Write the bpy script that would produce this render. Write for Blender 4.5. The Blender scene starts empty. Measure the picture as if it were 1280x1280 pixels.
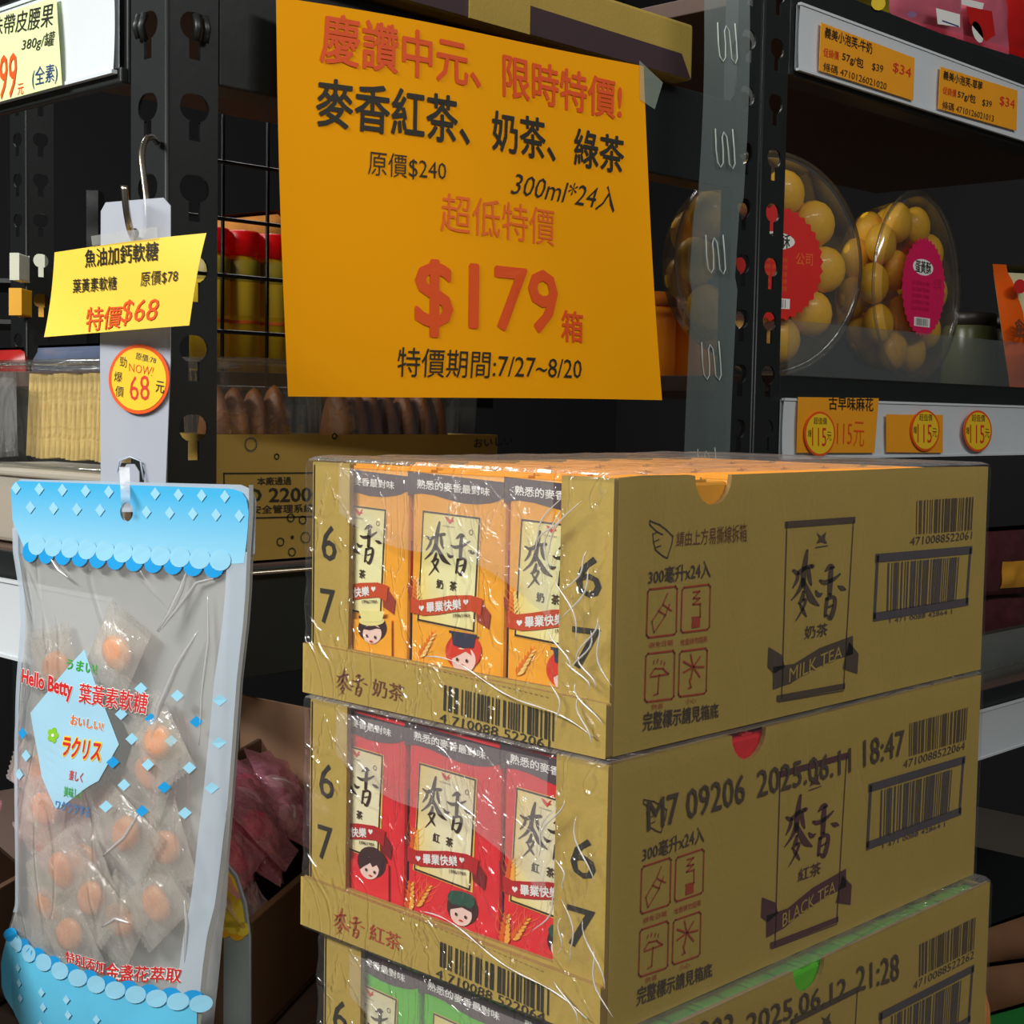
import bpy, math, random
from mathutils import Vector, Matrix, noise
from mathutils.geometry import tessellate_polygon
random.seed(7)
SC = bpy.context.scene
COL = SC.collection
PI = math.pi

# ------------------------------------------------------------------ camera (millimetres below, metres in the scene)
F = 1889.0
Xc = Vector((1810, -95, F)).normalized()
Yc = Vector((-1980, -160, F)); Yc = (Yc - Xc * Xc.dot(Yc)).normalized()
Zc = Xc.cross(Yc)
def to_world(v): return Vector((Xc.dot(v), Yc.dot(v), Zc.dot(v)))
CAM = -to_world(Vector((128 / F, -42 / F, 1)) * 632)
cam = bpy.data.cameras.new('camera'); co = bpy.data.objects.new('camera', cam); COL.objects.link(co)
cam.sensor_width = 36; cam.lens = 36 * F / 1280; cam.clip_start = .01; cam.clip_end = 50
r_, u_, b_ = to_world(Vector((1, 0, 0))), to_world(Vector((0, -1, 0))), to_world(Vector((0, 0, -1)))
M = Matrix((r_, u_, b_)).transposed().to_4x4(); M.translation = CAM * .001
co.matrix_world = M
SC.camera = co

# ------------------------------------------------------------------ world, lamps, exposure
w = bpy.data.worlds.new('world'); SC.world = w; w.use_nodes = True
w.node_tree.nodes['Background'].inputs[0].default_value = (.9, .95, 1, 1)
w.node_tree.nodes['Background'].inputs[1].default_value = .06
def lamp(name, loc, target, sx, sy, power, col):
    l = bpy.data.lights.new(name, 'AREA'); l.shape = 'RECTANGLE'; l.size = sx; l.size_y = sy; l.energy = power; l.color = col
    o = bpy.data.objects.new(name, l); COL.objects.link(o); o.location = loc
    o.rotation_euler = (Vector(target) - Vector(loc)).to_track_quat('-Z', 'Y').to_euler(); return o
lamp('ceiling_tube_aisle_left', (-1.55, .55, 1.15), (0, .2, 0), 1.2, .25, 50, (1, .985, .95))
lamp('ceiling_tube_aisle_front', (-1.0, -1.1, 1.5), (.2, .1, 0), 1.2, .25, 10, (1, .985, .95))
lamp('fill_rear_bottles', (.5, 1.5, 1.5), (.45, .9, .1), 1.2, .2, 14, (1, .985, .95))  # added fill with no known source, brightens the bottles behind the mesh
lamp('ceiling_tube_aisle_right', (.6, -1.3, 1.3), (.9, .4, .1), 1.2, .2, 11.5, (1, .985, .95))
SC.view_settings.view_transform = 'Standard'; SC.view_settings.look = 'None'
SC.cycles.transparent_max_bounces = 24
SC.view_settings.exposure = .12; SC.view_settings.gamma = 1; SC.view_settings.use_curve_mapping = False

# ------------------------------------------------------------------ materials
def lin(c):
    c = c / 255.
    return c / 12.92 if c <= .04045 else ((c + .055) / 1.055) ** 2.4
def rgb(*c): return (lin(c[0]), lin(c[1]), lin(c[2]), 1)
MAT = {}
def pm(name, c, rough=.55, metal=0, var=.06, scale=40, bump=0, bscale=300, coat=0, spec=.5, emis=0):
    if name in MAT: return MAT[name]
    m = bpy.data.materials.new(name); m.use_nodes = True; MAT[name] = m
    nt = m.node_tree; p = nt.nodes['Principled BSDF']
    tc = nt.nodes.new('ShaderNodeTexCoord'); nz = nt.nodes.new('ShaderNodeTexNoise'); nz.inputs['Scale'].default_value = scale
    nz.inputs['Detail'].default_value = 4
    nt.links.new(tc.outputs['Object'], nz.inputs['Vector'])
    mx = nt.nodes.new('ShaderNodeMix'); mx.data_type = 'RGBA'
    k = rgb(*c); mx.inputs[6].default_value = tuple(x * (1 - var) for x in k[:3]) + (1,)
    mx.inputs[7].default_value = tuple(min(1, x * (1 + var)) for x in k[:3]) + (1,)
    nt.links.new(nz.outputs['Fac'], mx.inputs[0]); nt.links.new(mx.outputs[2], p.inputs['Base Color'])
    p.inputs['Roughness'].default_value = rough; p.inputs['Metallic'].default_value = metal
    p.inputs['Coat Weight'].default_value = coat; p.inputs['Specular IOR Level'].default_value = spec
    if bump:
        n2 = nt.nodes.new('ShaderNodeTexNoise'); n2.inputs['Scale'].default_value = bscale
        nt.links.new(tc.outputs['Object'], n2.inputs['Vector'])
        bp = nt.nodes.new('ShaderNodeBump'); bp.inputs['Strength'].default_value = bump; bp.inputs['Distance'].default_value = .002
        nt.links.new(n2.outputs['Fac'], bp.inputs['Height']); nt.links.new(bp.outputs['Normal'], p.inputs['Normal'])
    return m
def film(name, tint=(1, 1, 1), milk=.05, milkc=(230, 230, 230), gloss=.25, rough=.12, bump=.5, sc=(60, 60, 12), nscale=1.0, dist=.003, tr=1.0, ridge=0, tls=.12):
    """clear plastic: see-through, slightly milky, with a glossy creased surface"""
    m = bpy.data.materials.new(name); m.use_nodes = True; MAT[name] = m
    nt = m.node_tree; nt.nodes.clear(); N = nt.nodes.new; L = nt.links.new
    out = N('ShaderNodeOutputMaterial'); t = N('ShaderNodeBsdfTransparent'); t.inputs[0].default_value = tuple(x * tr for x in tint) + (1,)
    g = N('ShaderNodeBsdfGlossy'); g.inputs['Roughness'].default_value = rough
    d = N('ShaderNodeBsdfDiffuse'); d.inputs[0].default_value = rgb(*milkc)
    tl = N('ShaderNodeBsdfTranslucent'); tl.inputs[0].default_value = rgb(*milkc)
    ad = N('ShaderNodeMixShader'); ad.inputs[0].default_value = tls; L(d.outputs[0], ad.inputs[1]); L(tl.outputs[0], ad.inputs[2])
    tc = N('ShaderNodeTexCoord'); mp = N('ShaderNodeMapping'); mp.inputs['Scale'].default_value = sc
    nz = N('ShaderNodeTexNoise'); nz.inputs['Scale'].default_value = nscale; nz.inputs['Detail'].default_value = 3; nz.inputs['Distortion'].default_value = 1.2
    L(tc.outputs['Object'], mp.inputs[0]); L(mp.outputs[0], nz.inputs['Vector'])
    bp = N('ShaderNodeBump'); bp.inputs['Strength'].default_value = bump; bp.inputs['Distance'].default_value = dist
    
    if ridge:      # separate creases: narrow raised lines where the noise crosses its middle
        a1 = N('ShaderNodeMath'); a1.operation = 'SUBTRACT'; a1.inputs[1].default_value = .5; L(nz.outputs['Fac'], a1.inputs[0])
        a2 = N('ShaderNodeMath'); a2.operation = 'ABSOLUTE'; L(a1.outputs[0], a2.inputs[0])
        a3 = N('ShaderNodeMapRange'); a3.interpolation_type = 'SMOOTHSTEP'; a3.inputs['From Min'].default_value = 0; a3.inputs['From Max'].default_value = ridge
        a3.inputs['To Min'].default_value = 1; a3.inputs['To Max'].default_value = 0; L(a2.outputs[0], a3.inputs[0])
        a4 = N('ShaderNodeMath'); a4.operation = 'MULTIPLY_ADD'; a4.inputs[1].default_value = .6; L(nz.outputs['Fac'], a4.inputs[0]); L(a3.outputs[0], a4.inputs[2])
        L(a4.outputs[0], bp.inputs['Height'])
    else: L(nz.outputs['Fac'], bp.inputs['Height'])
    L(bp.outputs[0], g.inputs['Normal'])
    fr = N('ShaderNodeLayerWeight'); fr.inputs['Blend'].default_value = .25; L(bp.outputs[0], fr.inputs['Normal'])
    ml = N('ShaderNodeMath'); ml.operation = 'MULTIPLY_ADD'; ml.inputs[1].default_value = gloss; ml.inputs[2].default_value = gloss * .12
    ml.use_clamp = True; L(fr.outputs['Facing'], ml.inputs[0])
    m1 = N('ShaderNodeMixShader'); m1.inputs[0].default_value = milk; L(t.outputs[0], m1.inputs[1]); L(ad.outputs[0], m1.inputs[2])
    m2 = N('ShaderNodeMixShader'); L(ml.outputs[0], m2.inputs[0]); L(m1.outputs[0], m2.inputs[1]); L(g.outputs[0], m2.inputs[2])
    L(m2.outputs[0], out.inputs[0]); return m
def panel_mat(name, c0, c1, centre, radius):
    """printed panel: pale middle fading to its edge colour, in the pack's own coordinates"""
    m = pm(name, c1, .45, var=0); nt = m.node_tree; p = nt.nodes['Principled BSDF']
    tc = nt.nodes.new('ShaderNodeTexCoord'); mp = nt.nodes.new('ShaderNodeMapping'); mp.vector_type = 'TEXTURE'
    mp.inputs['Location'].default_value = [x * .001 for x in centre]; mp.inputs['Scale'].default_value = [x * .001 for x in radius]
    g = nt.nodes.new('ShaderNodeTexGradient'); g.gradient_type = 'SPHERICAL'
    r = nt.nodes.new('ShaderNodeValToRGB'); r.color_ramp.elements[0].color = rgb(*c1); r.color_ramp.elements[1].color = rgb(*c0)
    r.color_ramp.elements[1].position = .65
    for a, b in ((tc.outputs['Object'], mp.inputs[0]), (mp.outputs[0], g.inputs[0]), (g.outputs[0], r.inputs[0]), (r.outputs[0], p.inputs['Base Color'])): nt.links.new(a, b)
    return m

CARD = pm('kraft_card', (184, 156, 74), .75, spec=.3, var=.06, scale=25, bump=.12, bscale=400)
CARD_IN = pm('kraft_edge', (160, 128, 66), .8)
BROWN = pm('brown_card', (92, 66, 46), .8, var=.1)
BEIGE = pm('beige_card', (176, 138, 108), .8, var=.06)
BLACK = pm('black_steel', (30, 34, 33), .42, metal=.0, var=.12, scale=15, bump=.06, bscale=120)
BLACK2 = pm('black_wire', (18, 18, 18), .45)
STEEL = pm('bright_wire', (190, 180, 165), .25, metal=1, var=.03)
BOARD = pm('shelf_board', (88, 68, 58), .7, var=.15, scale=30)
WHITE = pm('white_strip', (214, 220, 224), .35, var=.02)
ORANGE = pm('orange_paper', (252, 170, 0), .75, var=.02, scale=6, spec=.15)
YELLOW = pm('yellow_paper', (253, 214, 72), .6, var=.02, scale=10)
GREENP = pm('pale_green_paper', (222, 236, 172), .6, var=.02)
INK = pm('dark_ink', (38, 34, 22), .6, var=.05)
INKR = pm('red_orange_ink', (232, 84, 14), .6, var=.04)
INKO = pm('orange_ink', (238, 110, 30), .6, var=.04)
INKRED = pm('red_ink', (214, 52, 30), .6, var=.04)
INKBLUE = pm('blue_ink', (40, 60, 120), .6)
INKBOX = pm('box_ink', (82, 64, 50), .65, var=.1)
INKBOXB = pm('box_ink_blue', (82, 72, 78), .65, var=.1)
INKPUR = pm('box_ink_purple', (88, 44, 52), .65, var=.15, scale=200)
INKBR = pm('box_ink_brown', (120, 62, 34), .65, var=.1)
INKBR2 = pm('box_ink_rust', (178, 62, 30), .65, var=.1)
WHITEINK = pm('white_ink', (245, 243, 238), .5, var=.02)

# ------------------------------------------------------------------ mesh helpers
S = .001
ORG = {}
def vec(p): return Vector(p)
class MB:
    def __init__(s): s.V = []; s.Fc = []; s.MI = []; s.mats = []
    def mi(s, m):
        if m not in s.mats: s.mats.append(m)
        return s.mats.index(m)
    def add(s, V, Fs, m):
        b = len(s.V); s.V += [Vector(v) for v in V]; k = s.mi(m)
        for f in Fs: s.Fc.append([i + b for i in f]); s.MI.append(k)
    def box(s, a, b, m, fr=None):
        (x0, y0, z0), (x1, y1, z1) = a, b
        V = [(x, y, z) for z in (z0, z1) for y in (y0, y1) for x in (x0, x1)]
        if fr: V = [fr(*v) for v in V]
        s.add(V, [(0, 2, 3, 1), (4, 5, 7, 6), (0, 1, 5, 4), (2, 6, 7, 3), (0, 4, 6, 2), (1, 3, 7, 5)], m)
    def grid(s, fn, nu, nv, m, wrap=False):
        V = [fn(i / nu, j / nv) for j in range(nv + 1) for i in range(nu + 1)]
        s.add(V, [(j * (nu + 1) + i, j * (nu + 1) + i + 1, (j + 1) * (nu + 1) + i + 1, (j + 1) * (nu + 1) + i) for j in range(nv) for i in range(nu)], m)
    def tube(s, pts, r, m, n=8, closed=False):
        pts = [Vector(p) for p in pts]; V = []; N = len(pts); up = None
        rr = r if isinstance(r, (list, tuple)) else [r] * N
        for i, p in enumerate(pts):
            a = pts[(i - 1) % N] if (closed or i) else p; b = pts[(i + 1) % N] if (closed or i < N - 1) else p
            t = (b - a).normalized()
            if up is None: up = Vector((0, 0, 1)) if abs(t.z) < .9 else Vector((1, 0, 0))
            x = (up - t * up.dot(t)).normalized(); up = x; y = t.cross(x)
            for k in range(n): V.append(p + (x * math.cos(2 * PI * k / n) + y * math.sin(2 * PI * k / n)) * rr[i])
        Fs = [(i * n + k, i * n + (k + 1) % n, ((i + 1) % N) * n + (k + 1) % n, ((i + 1) % N) * n + k) for i in range(N if closed else N - 1) for k in range(n)]
        if not closed: Fs += [tuple(range(n))[::-1], tuple(range((N - 1) * n, N * n))]
        s.add(V, Fs, m)
    def plate(s, fr, outer, holes, m, t=1.0, back=None):
        """flat plate with real holes; outer and holes are lists of (u,v); fr(u,v,n)"""
        loops = [outer] + list(holes)
        tri = tessellate_polygon([[Vector((p[0], p[1], 0)) for p in l] for l in loops])
        flat = [p for l in loops for p in l]; n = len(flat)
        V = [fr(p[0], p[1], 0) for p in flat] + [fr(p[0], p[1], -t) for p in flat]
        Fs = []
        for q in tri:
            a, b, c = [flat[i] for i in q]
            cr = (b[0] - a[0]) * (c[1] - a[1]) - (b[1] - a[1]) * (c[0] - a[0])
            if cr < 0: q = (q[0], q[2], q[1])
            Fs += [tuple(q), (q[0] + n, q[2] + n, q[1] + n)]
        s.add(V, Fs, m); side = []; o = 0
        for l in loops:
            k = len(l); side += [(o + i, o + (i + 1) % k, o + (i + 1) % k + n, o + i + n) for i in range(k)]; o += k
        s.add(V, side, back or m)
    def lathe(s, prof, m, fr=None, n=40):
        fr = fr or (lambda x, y, z: (x, y, z)); V = []
        for (r, h) in prof:
            for k in range(n): V.append(fr(r * math.cos(2 * PI * k / n), r * math.sin(2 * PI * k / n), h))
        P = len(prof)
        s.add(V, [(i * n + k, i * n + (k + 1) % n, (i + 1) * n + (k + 1) % n, (i + 1) * n + k) for i in range(P - 1) for k in range(n)], m)
    def ball(s, c, r, m, fr=None, n=16, k=10, pw=1):
        fr = fr or (lambda x, y, z: (x, y, z)); V = []
        rx, ry, rz = r if isinstance(r, (tuple, list)) else (r, r, r)
        for j in range(k + 1):
            a = PI * j / k
            for i in range(n):
                b = 2 * PI * i / n; V.append(fr(c[0] + rx * math.sin(a) * math.cos(b), c[1] + ry * math.sin(a) * math.sin(b), c[2] + rz * math.cos(a)))
        s.add(V, [(j * n + i, (j + 1) * n + i, (j + 1) * n + (i + 1) % n, j * n + (i + 1) % n) for j in range(k) for i in range(n)], m)
    def build(s, name, parent=None, smooth=False, bevel=0, loc=None, solid=0):
        if parent is not None: o0 = ORG[parent.name]
        elif loc is not None: o0 = Vector(loc)
        else:
            lo = [min(v[i] for v in s.V) for i in range(3)]; hi = [max(v[i] for v in s.V) for i in range(3)]
            o0 = Vector(((lo[0] + hi[0]) / 2, (lo[1] + hi[1]) / 2, lo[2]))
        me = bpy.data.meshes.new(name); me.from_pydata([(v - o0) * S for v in s.V], [], s.Fc)
        for m in s.mats: me.materials.append(m)
        me.polygons.foreach_set('material_index', s.MI)
        if smooth: me.polygons.foreach_set('use_smooth', [True] * len(s.Fc))
        me.update()
        o = bpy.data.objects.new(name, me); COL.objects.link(o)
        if parent is not None: o.parent = parent
        else: o.location = o0 * S
        ORG[o.name] = o0
        if bevel:
            b = o.modifiers.new('bevel', 'BEVEL'); b.width = bevel * S; b.segments = 2; b.limit_method = 'ANGLE'; b.angle_limit = .7
        return o
def tag(o, label=None, cat=None, group=None, kind=None):
    for k, v in (('label', label), ('category', cat), ('group', group), ('kind', kind)):
        if v: o[k] = v
    return o
def thing(name, label, cat, loc=(0, 0, 0), group=None):
    o = bpy.data.objects.new(name, None); COL.objects.link(o); o.location = Vector(loc) * S; o.empty_display_size = .02
    ORG[o.name] = Vector(loc); return tag(o, label, cat, group)
def dup(o, loc=None, label=None, rot=None, group=None, parent=None):
    c = o.copy(); COL.objects.link(c); ORG[c.name] = ORG[o.name]
    if parent: c.parent = parent
    if loc is not None: c.location = Vector(loc) * S
    if rot is not None: c.rotation_euler = rot
    if label: c['label'] = label
    if group: c['group'] = group
    for ch in [x for x in COL.objects if x.parent == o]: dup(ch, parent=c)
    return c

# ------------------------------------------------------------------ planes: a photo point meets a real surface
def ray(px, py): return to_world(Vector(((px - 640) / F, (py - 640) / F, 1)))
def at(px, py, D): return CAM + ray(px, py) * D
class Plane:
    def __init__(s, O, U, V, bulge=None):
        s.O = Vector(O); s.U = Vector(U).normalized(); V = Vector(V); s.V = (V - s.U * V.dot(s.U)).normalized(); s.N = s.U.cross(s.V); s.bulge = bulge
    def q(s, px, py):
        r = ray(px, py); t = (s.O - CAM).dot(s.N) / r.dot(s.N); p = CAM + r * t - s.O
        return (p.dot(s.U), p.dot(s.V))
    def fr(s, u, v, n=0):
        if s.bulge: n = n + s.bulge(u, v)
        return s.O + s.U * u + s.V * v + s.N * n
TC = {}
def text_mesh(t, bold, shear):
    k = (t, bold, shear)
    if k in TC: return TC[k]
    c = bpy.data.curves.new('t', 'FONT'); c.body = t; c.offset = bold; c.shear = shear; c.resolution_u = 2; c.size = 1; c.fill_mode = 'FRONT'
    o = bpy.data.objects.new('t', c); COL.objects.link(o); bpy.context.view_layer.update()
    me = bpy.data.meshes.new_from_object(o.evaluated_get(bpy.context.evaluated_depsgraph_get()))
    V = [(v.co.x, v.co.y) for v in me.vertices]; Fs = [tuple(p.vertices) for p in me.polygons]
    bpy.data.objects.remove(o); bpy.data.curves.remove(c); bpy.data.meshes.remove(me)
    x0 = min(v[0] for v in V); x1 = max(v[0] for v in V); y0 = min(v[1] for v in V); y1 = max(v[1] for v in V)
    V = [((v[0] - x0) / (x1 - x0), (v[1] - y0) / (y1 - y0)) for v in V]
    TC[k] = (V, Fs, (x1 - x0) / (y1 - y0)); return TC[k]
BW = [1, 1, 1, 0, 0, 0, 1, 2, 3]
class Print:
    """flat print lying just on a surface"""
    def __init__(s, pl, off=.25, px=True, tf=None):
        s.pl = pl; s.mb = MB(); s.off = off; s.px = px; s.tf = tf
    def c(s, p):
        if s.tf: p = s.tf(*p)
        return s.pl.q(*p) if s.px else p
    def put(s, V, Fs, m, L, blk=0): s.mb.add([s.pl.fr(u, v, s.off + L * .14 + (.012 * (i // blk) if blk else 0)) for i, (u, v) in enumerate(V)], Fs, m)
    def text(s, t, quad, m, bold=.0, shear=0, L=1):
        V, Fs, asp = text_mesh(t, min(bold, 0), shear); tl, tr, br, bl = [s.c(p) for p in quad]
        if bold > 0:      # bold: the glyph laid down again, shifted by a hair
            e = bold * .8; n = len(V); V2 = []; F2 = []
            for k, (dx, dy) in enumerate(((0, 0), (1, 0), (-1, 0), (0, 1), (0, -1), (.7, .7), (-.7, -.7), (.7, -.7), (-.7, .7))):
                V2 += [(a + dx * e / asp, b + dy * e) for a, b in V]; F2 += [tuple(i + k * n for i in f) for f in Fs]
            x0, x1, y0, y1 = -e / asp, 1 + e / asp, -e, 1 + e
            V = [((a - x0) / (x1 - x0), (b - y0) / (y1 - y0)) for a, b in V2]; Fs = F2
        W = []
        for a, b in V:
            x0 = (bl[0] * (1 - a) + br[0] * a, bl[1] * (1 - a) + br[1] * a); x1 = (tl[0] * (1 - a) + tr[0] * a, tl[1] * (1 - a) + tr[1] * a)
            W.append((x0[0] * (1 - b) + x1[0] * b, x0[1] * (1 - b) + x1[1] * b))
        s.put(W, Fs, m, L, len(W) // 9 if bold > 0 else 0)
    def poly(s, pts, m, L=0, holes=()):
        loops = [[s.c(p) for p in pts]] + [[s.c(p) for p in h] for h in holes]
        tri = tessellate_polygon([[Vector((p[0], p[1], 0)) for p in l] for l in loops]); flat = [p for l in loops for p in l]
        s.put(flat, [tuple(t) for t in tri], m, L)
    def quadgrid(s, quad, m, L=0, n=8, k=8):
        tl, tr, br, bl = [Vector(s.c(p)) for p in quad]; V = []
        for j in range(k + 1):
            for i in range(n + 1):
                a, b = i / n, j / k; V.append(tuple((tl * (1 - a) + tr * a) * (1 - b) + (bl * (1 - a) + br * a) * b))
        s.put(V, [(j * (n + 1) + i, (j + 1) * (n + 1) + i, (j + 1) * (n + 1) + i + 1, j * (n + 1) + i + 1) for j in range(k) for i in range(n)], m, L)
    def brush(s, pts, m, L=1, k=1.0):
        """a stroke: (x, y, width) in drawing coordinates, round ends, width varies"""
        P = []
        for i in range(len(pts) - 1):
            for j in range(4):
                t = j / 4; p0, p1, p2, p3 = pts[max(i - 1, 0)], pts[i], pts[i + 1], pts[min(i + 2, len(pts) - 1)]
                P.append(tuple(.5 * (2 * b + (c - a) * t + (2 * a - 5 * b + 4 * c - d) * t * t + (3 * b - a - 3 * c + d) * t ** 3) for a, b, c, d in zip(p0, p1, p2, p3)))
        P.append(tuple(pts[-1])); V = []; Fs = []; n = len(P)
        for i, p in enumerate(P):
            a = P[max(i - 1, 0)]; b = P[min(i + 1, n - 1)]; dx, dy = b[0] - a[0], b[1] - a[1]; l = math.hypot(dx, dy) or 1
            h = max(p[2], 1) * .5 * k; V += [s.c((p[0] - dy / l * h, p[1] + dx / l * h)), s.c((p[0] + dy / l * h, p[1] - dx / l * h))]
        Fs = [(2 * i, 2 * i + 1, 2 * i + 3, 2 * i + 2) for i in range(n - 1)]; s.put(V, Fs, m, L)
        for p in (P[0], P[-1]):
            s.put([s.c((p[0] + max(p[2], 1) * .5 * k * math.cos(a * PI / 4), p[1] + max(p[2], 1) * .5 * k * math.sin(a * PI / 4))) for a in range(8)], [tuple(range(8))], m, L)
    def line(s, pts, wd, m, L=1, closed=False):
        pts = list(pts) + ([pts[0]] if closed else [])
        for a, b in zip(pts, pts[1:]):
            a, b = Vector(s.c(a)), Vector(s.c(b)); d = (b - a)
            if d.length < 1e-6: continue
            d.normalize(); n = Vector((-d.y, d.x)) * wd / 2; e = d * wd / 2
            s.put([tuple(a - e + n), tuple(a - e - n), tuple(b + e - n), tuple(b + e + n)], [(0, 1, 2, 3)], m, L)
    def ell(s, cx, cy, rx, ry, m, L=0, n=24, rot=0):
        V = []
        for k in range(n):
            x, y = rx * math.cos(2 * PI * k / n), ry * math.sin(2 * PI * k / n)
            V.append(s.c((cx + x * math.cos(rot) - y * math.sin(rot), cy + x * math.sin(rot) + y * math.cos(rot))))
        s.put(V, [tuple(range(n))], m, L)
    def barcode(s, quad, m, seed=1, n=95, L=1, digits=None, dm=None, frac=.80):
        rd = random.Random(seed); tl, tr, br, bl = [Vector(s.c(p)) for p in quad]; i = 0; V = []; Fs = []
        while i < n:
            k = rd.choice((1, 1, 1, 2, 2, 3)); a, b = i / n, min(1, (i + k) / n); i += k + rd.choice((1, 1, 2, 2, 3))
            o = len(V); V += [tuple(tl.lerp(tr, a)), tuple(bl.lerp(br, a)), tuple(bl.lerp(br, b)), tuple(tl.lerp(tr, b))]; Fs.append((o, o + 1, o + 2, o + 3))
        s.put(V, Fs, m, L)
    def build(s, name, parent, smooth=False): return s.mb.build(name, parent, smooth)

# ================================================================== SETTING
mb = MB(); mb.box((-3000, -3000, -1120), (4000, 3500, -1100), pm('floor_tile', (120, 112, 100), .35, var=.1, scale=6)); tag(mb.build('floor'), kind='structure')
mb = MB(); mb.box((-3000, 3000, -1100), (4000, 3060, 2200), pm('wall_paint', (30, 30, 32), .8)); tag(mb.build('wall_back'), kind='structure')
mb = MB(); mb.box((3600, -3000, -1100), (3660, 3000, 2200), MAT['wall_paint']); tag(mb.build('wall_right'), kind='structure')

# ================================================================== SLOTTED POSTS
XP, YP = 47.3, 404.0
def keyhole(u, v, wd=22, L=29):
    """head on top, narrow stem below"""
    h = 17; r = h / 2; P = []
    for k in range(9): a = PI / 2 + PI * k / 8; P.append((u - wd / 2 + r + r * math.cos(a), v - r + r * math.sin(a)))
    P += [(u - 4.2, v - h), (u - 4.2, v - L), (u + 4.2, v - L), (u + 4.2, v - h)]
    for k in range(9): a = -PI / 2 + PI * k / 8; P.append((u + wd / 2 - r + r * math.cos(a), v - r + r * math.sin(a)))
    return P[::-1]
def rect(u0, v0, u1, v1): return [(u0, v0), (u1, v0), (u1, v1), (u0, v1)]
zslot = Plane((XP, YP, 0), (1, 0, 0), (0, 0, 1)).q(243, 419)[1]
def post(name, x, y, z0, z1, label, zs, right=38, left=38, sgn=1, ph=0):
    t = thing(name, label, 'shelf post', (x, y, z0))
    m = MB(); zz = []
    z = zs
    while z > z0 + 40: z -= 50
    while z < z1 - 10:
        z += 50
        if z - 30 > z0 and z < z1 - 5: zz.append(z)
    m.plate(lambda u, v, n: (x + sgn * u, y - n, v), rect(0, z0, right, z1), [keyhole(right * .54, a) for a in zz], BLACK, 2)
    m.build('front_flange', t, bevel=.3)
    m = MB(); m.plate(lambda u, v, n: (x - n * sgn, y + 2.01 + u, v), rect(0, z0, left, z1), [keyhole(left * .5, a) for a in zz], BLACK, 2)
    m.build('side_flange', t, bevel=.3)
    m = MB(); m.tube([(x + .8 * sgn, y + .8, z0), (x + .8 * sgn, y + .8, z1)], 1.6, BLACK, 10); m.build('folded_corner', t, True)
    return t
left_post = post('slotted_post', XP, YP, -1100, 560, 'black slotted steel corner post behind the hanging candy pouch and small yellow tag', zslot)
# beam hooks seated in the post slots near the top
m = MB(); zb = 262
for (a, b) in (((XP - 1.5, YP + 22, zb - 8), (XP - 1.5, YP + 22, zb + 8)), ((XP - 1.5, YP + 28, zb - 6), (XP - 1.5, YP + 28, zb + 8))):
    m.tube([a, ((a[0] - 3), a[1], (a[2] + b[2]) / 2), b], 2.4, BLACK, 8)
for dx in (20, 27): m.tube([(XP + dx, YP - 1.5, zb - 8), (XP + dx, YP - 4, zb), (XP + dx, YP - 1.5, zb + 8)], 2.4, BLACK, 8)
m.build('beam_rivet', left_post, True)

zr = Plane((683, YP, 0), (1, 0, 0), (0, 0, 1)).q(958, 322)[1]
right_post = post('slotted_post', 681, YP - 2, -1100, 620, 'black slotted steel post between the centre bay and the bay of round cookie tubs', zr, 40, 38)
post2 = post('slotted_post', 678, YP - 2, -1100, 620, 'narrow black slotted post half behind the translucent clip strip, left of the other', zr, 38, 38, sgn=-1)
far_post = post('slotted_post', 470, 1356, -700, 700, 'far dark slotted post with lit keyholes at the left edge', 215)

# ================================================================== SHELVES
def shelf(label, x0, x1, y0, y1, z, beam=(0, 0), front=True, left=False, name='shelf', board=BOARD, lip=2):
    t = thing(name, label, 'shelf', ((x0 + x1) / 2, (y0 + y1) / 2, z))
    m = MB(); m.box((x0 + 4, y0 + 4, z - 16), (x1, y1, z), board); m.build('deck_board', t, bevel=1)
    bx0, bx1 = (x0 + 39, 640) if left else (x0 + 1, x1)
    m = MB(); m.box((bx0, y0 - lip, z + beam[0]), (bx1, y0, z + beam[1]), BLACK)
    m.box((bx0, y0, z + beam[0]), (bx1, y0 + 30, z + beam[0] + 3), BLACK); m.build('front_beam', t, bevel=1.2)
    if left:
        m = MB(); m.box((x0 - 1, y0 + 40, z + beam[0]), (x0 + 2, y1, z + beam[1]), BLACK)
        m.box((x0 - 6, y0 + 40, z + beam[0]), (x0, y1, z + beam[0] + 10), BLACK); m.build('end_beam', t, bevel=1.2)
    return t
sh_top = shelf('black shelf above the big orange sale poster, dark board underside showing', XP, 676, YP + 2, 735, 304, (-74, 3), left=True)
sh_mid = shelf('black middle shelf under the display carton with boxed lettering', XP, 676, YP + 2, 735, -77, (-75, -2), left=True, lip=2)
sh_rt = shelf('upper black shelf of the right bay under the snack bags', 724, 1900, YP + 2, 1000, 437, (-92, 0), lip=2)
sh_rm = shelf('middle black shelf of the right bay holding the round cookie tubs', 724, 1900, YP + 2, 1000, 66, (-80, 0), lip=2)
sh_rl = shelf('lower black shelf of the right bay behind the tea case stack', 724, 1900, YP + 2, 1000, -290, (-80, 0), lip=2)
sh_rb = shelf('bottom black shelf of the right bay with brown paper packs', 724, 1900, YP - 100, 1000, -700, (-40, 0), lip=2, board=BLACK)
sh_low = shelf('low black shelf under the cardboard bins of pink candy', -60, 676, YP - 130, 900, -335, (-30, -2), lip=2)
sh_rear = shelf('rear shelf behind the wire mesh carrying red capped bottles', 300, 720, 780, 1300, 60, (-30, 0), lip=2)

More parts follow.
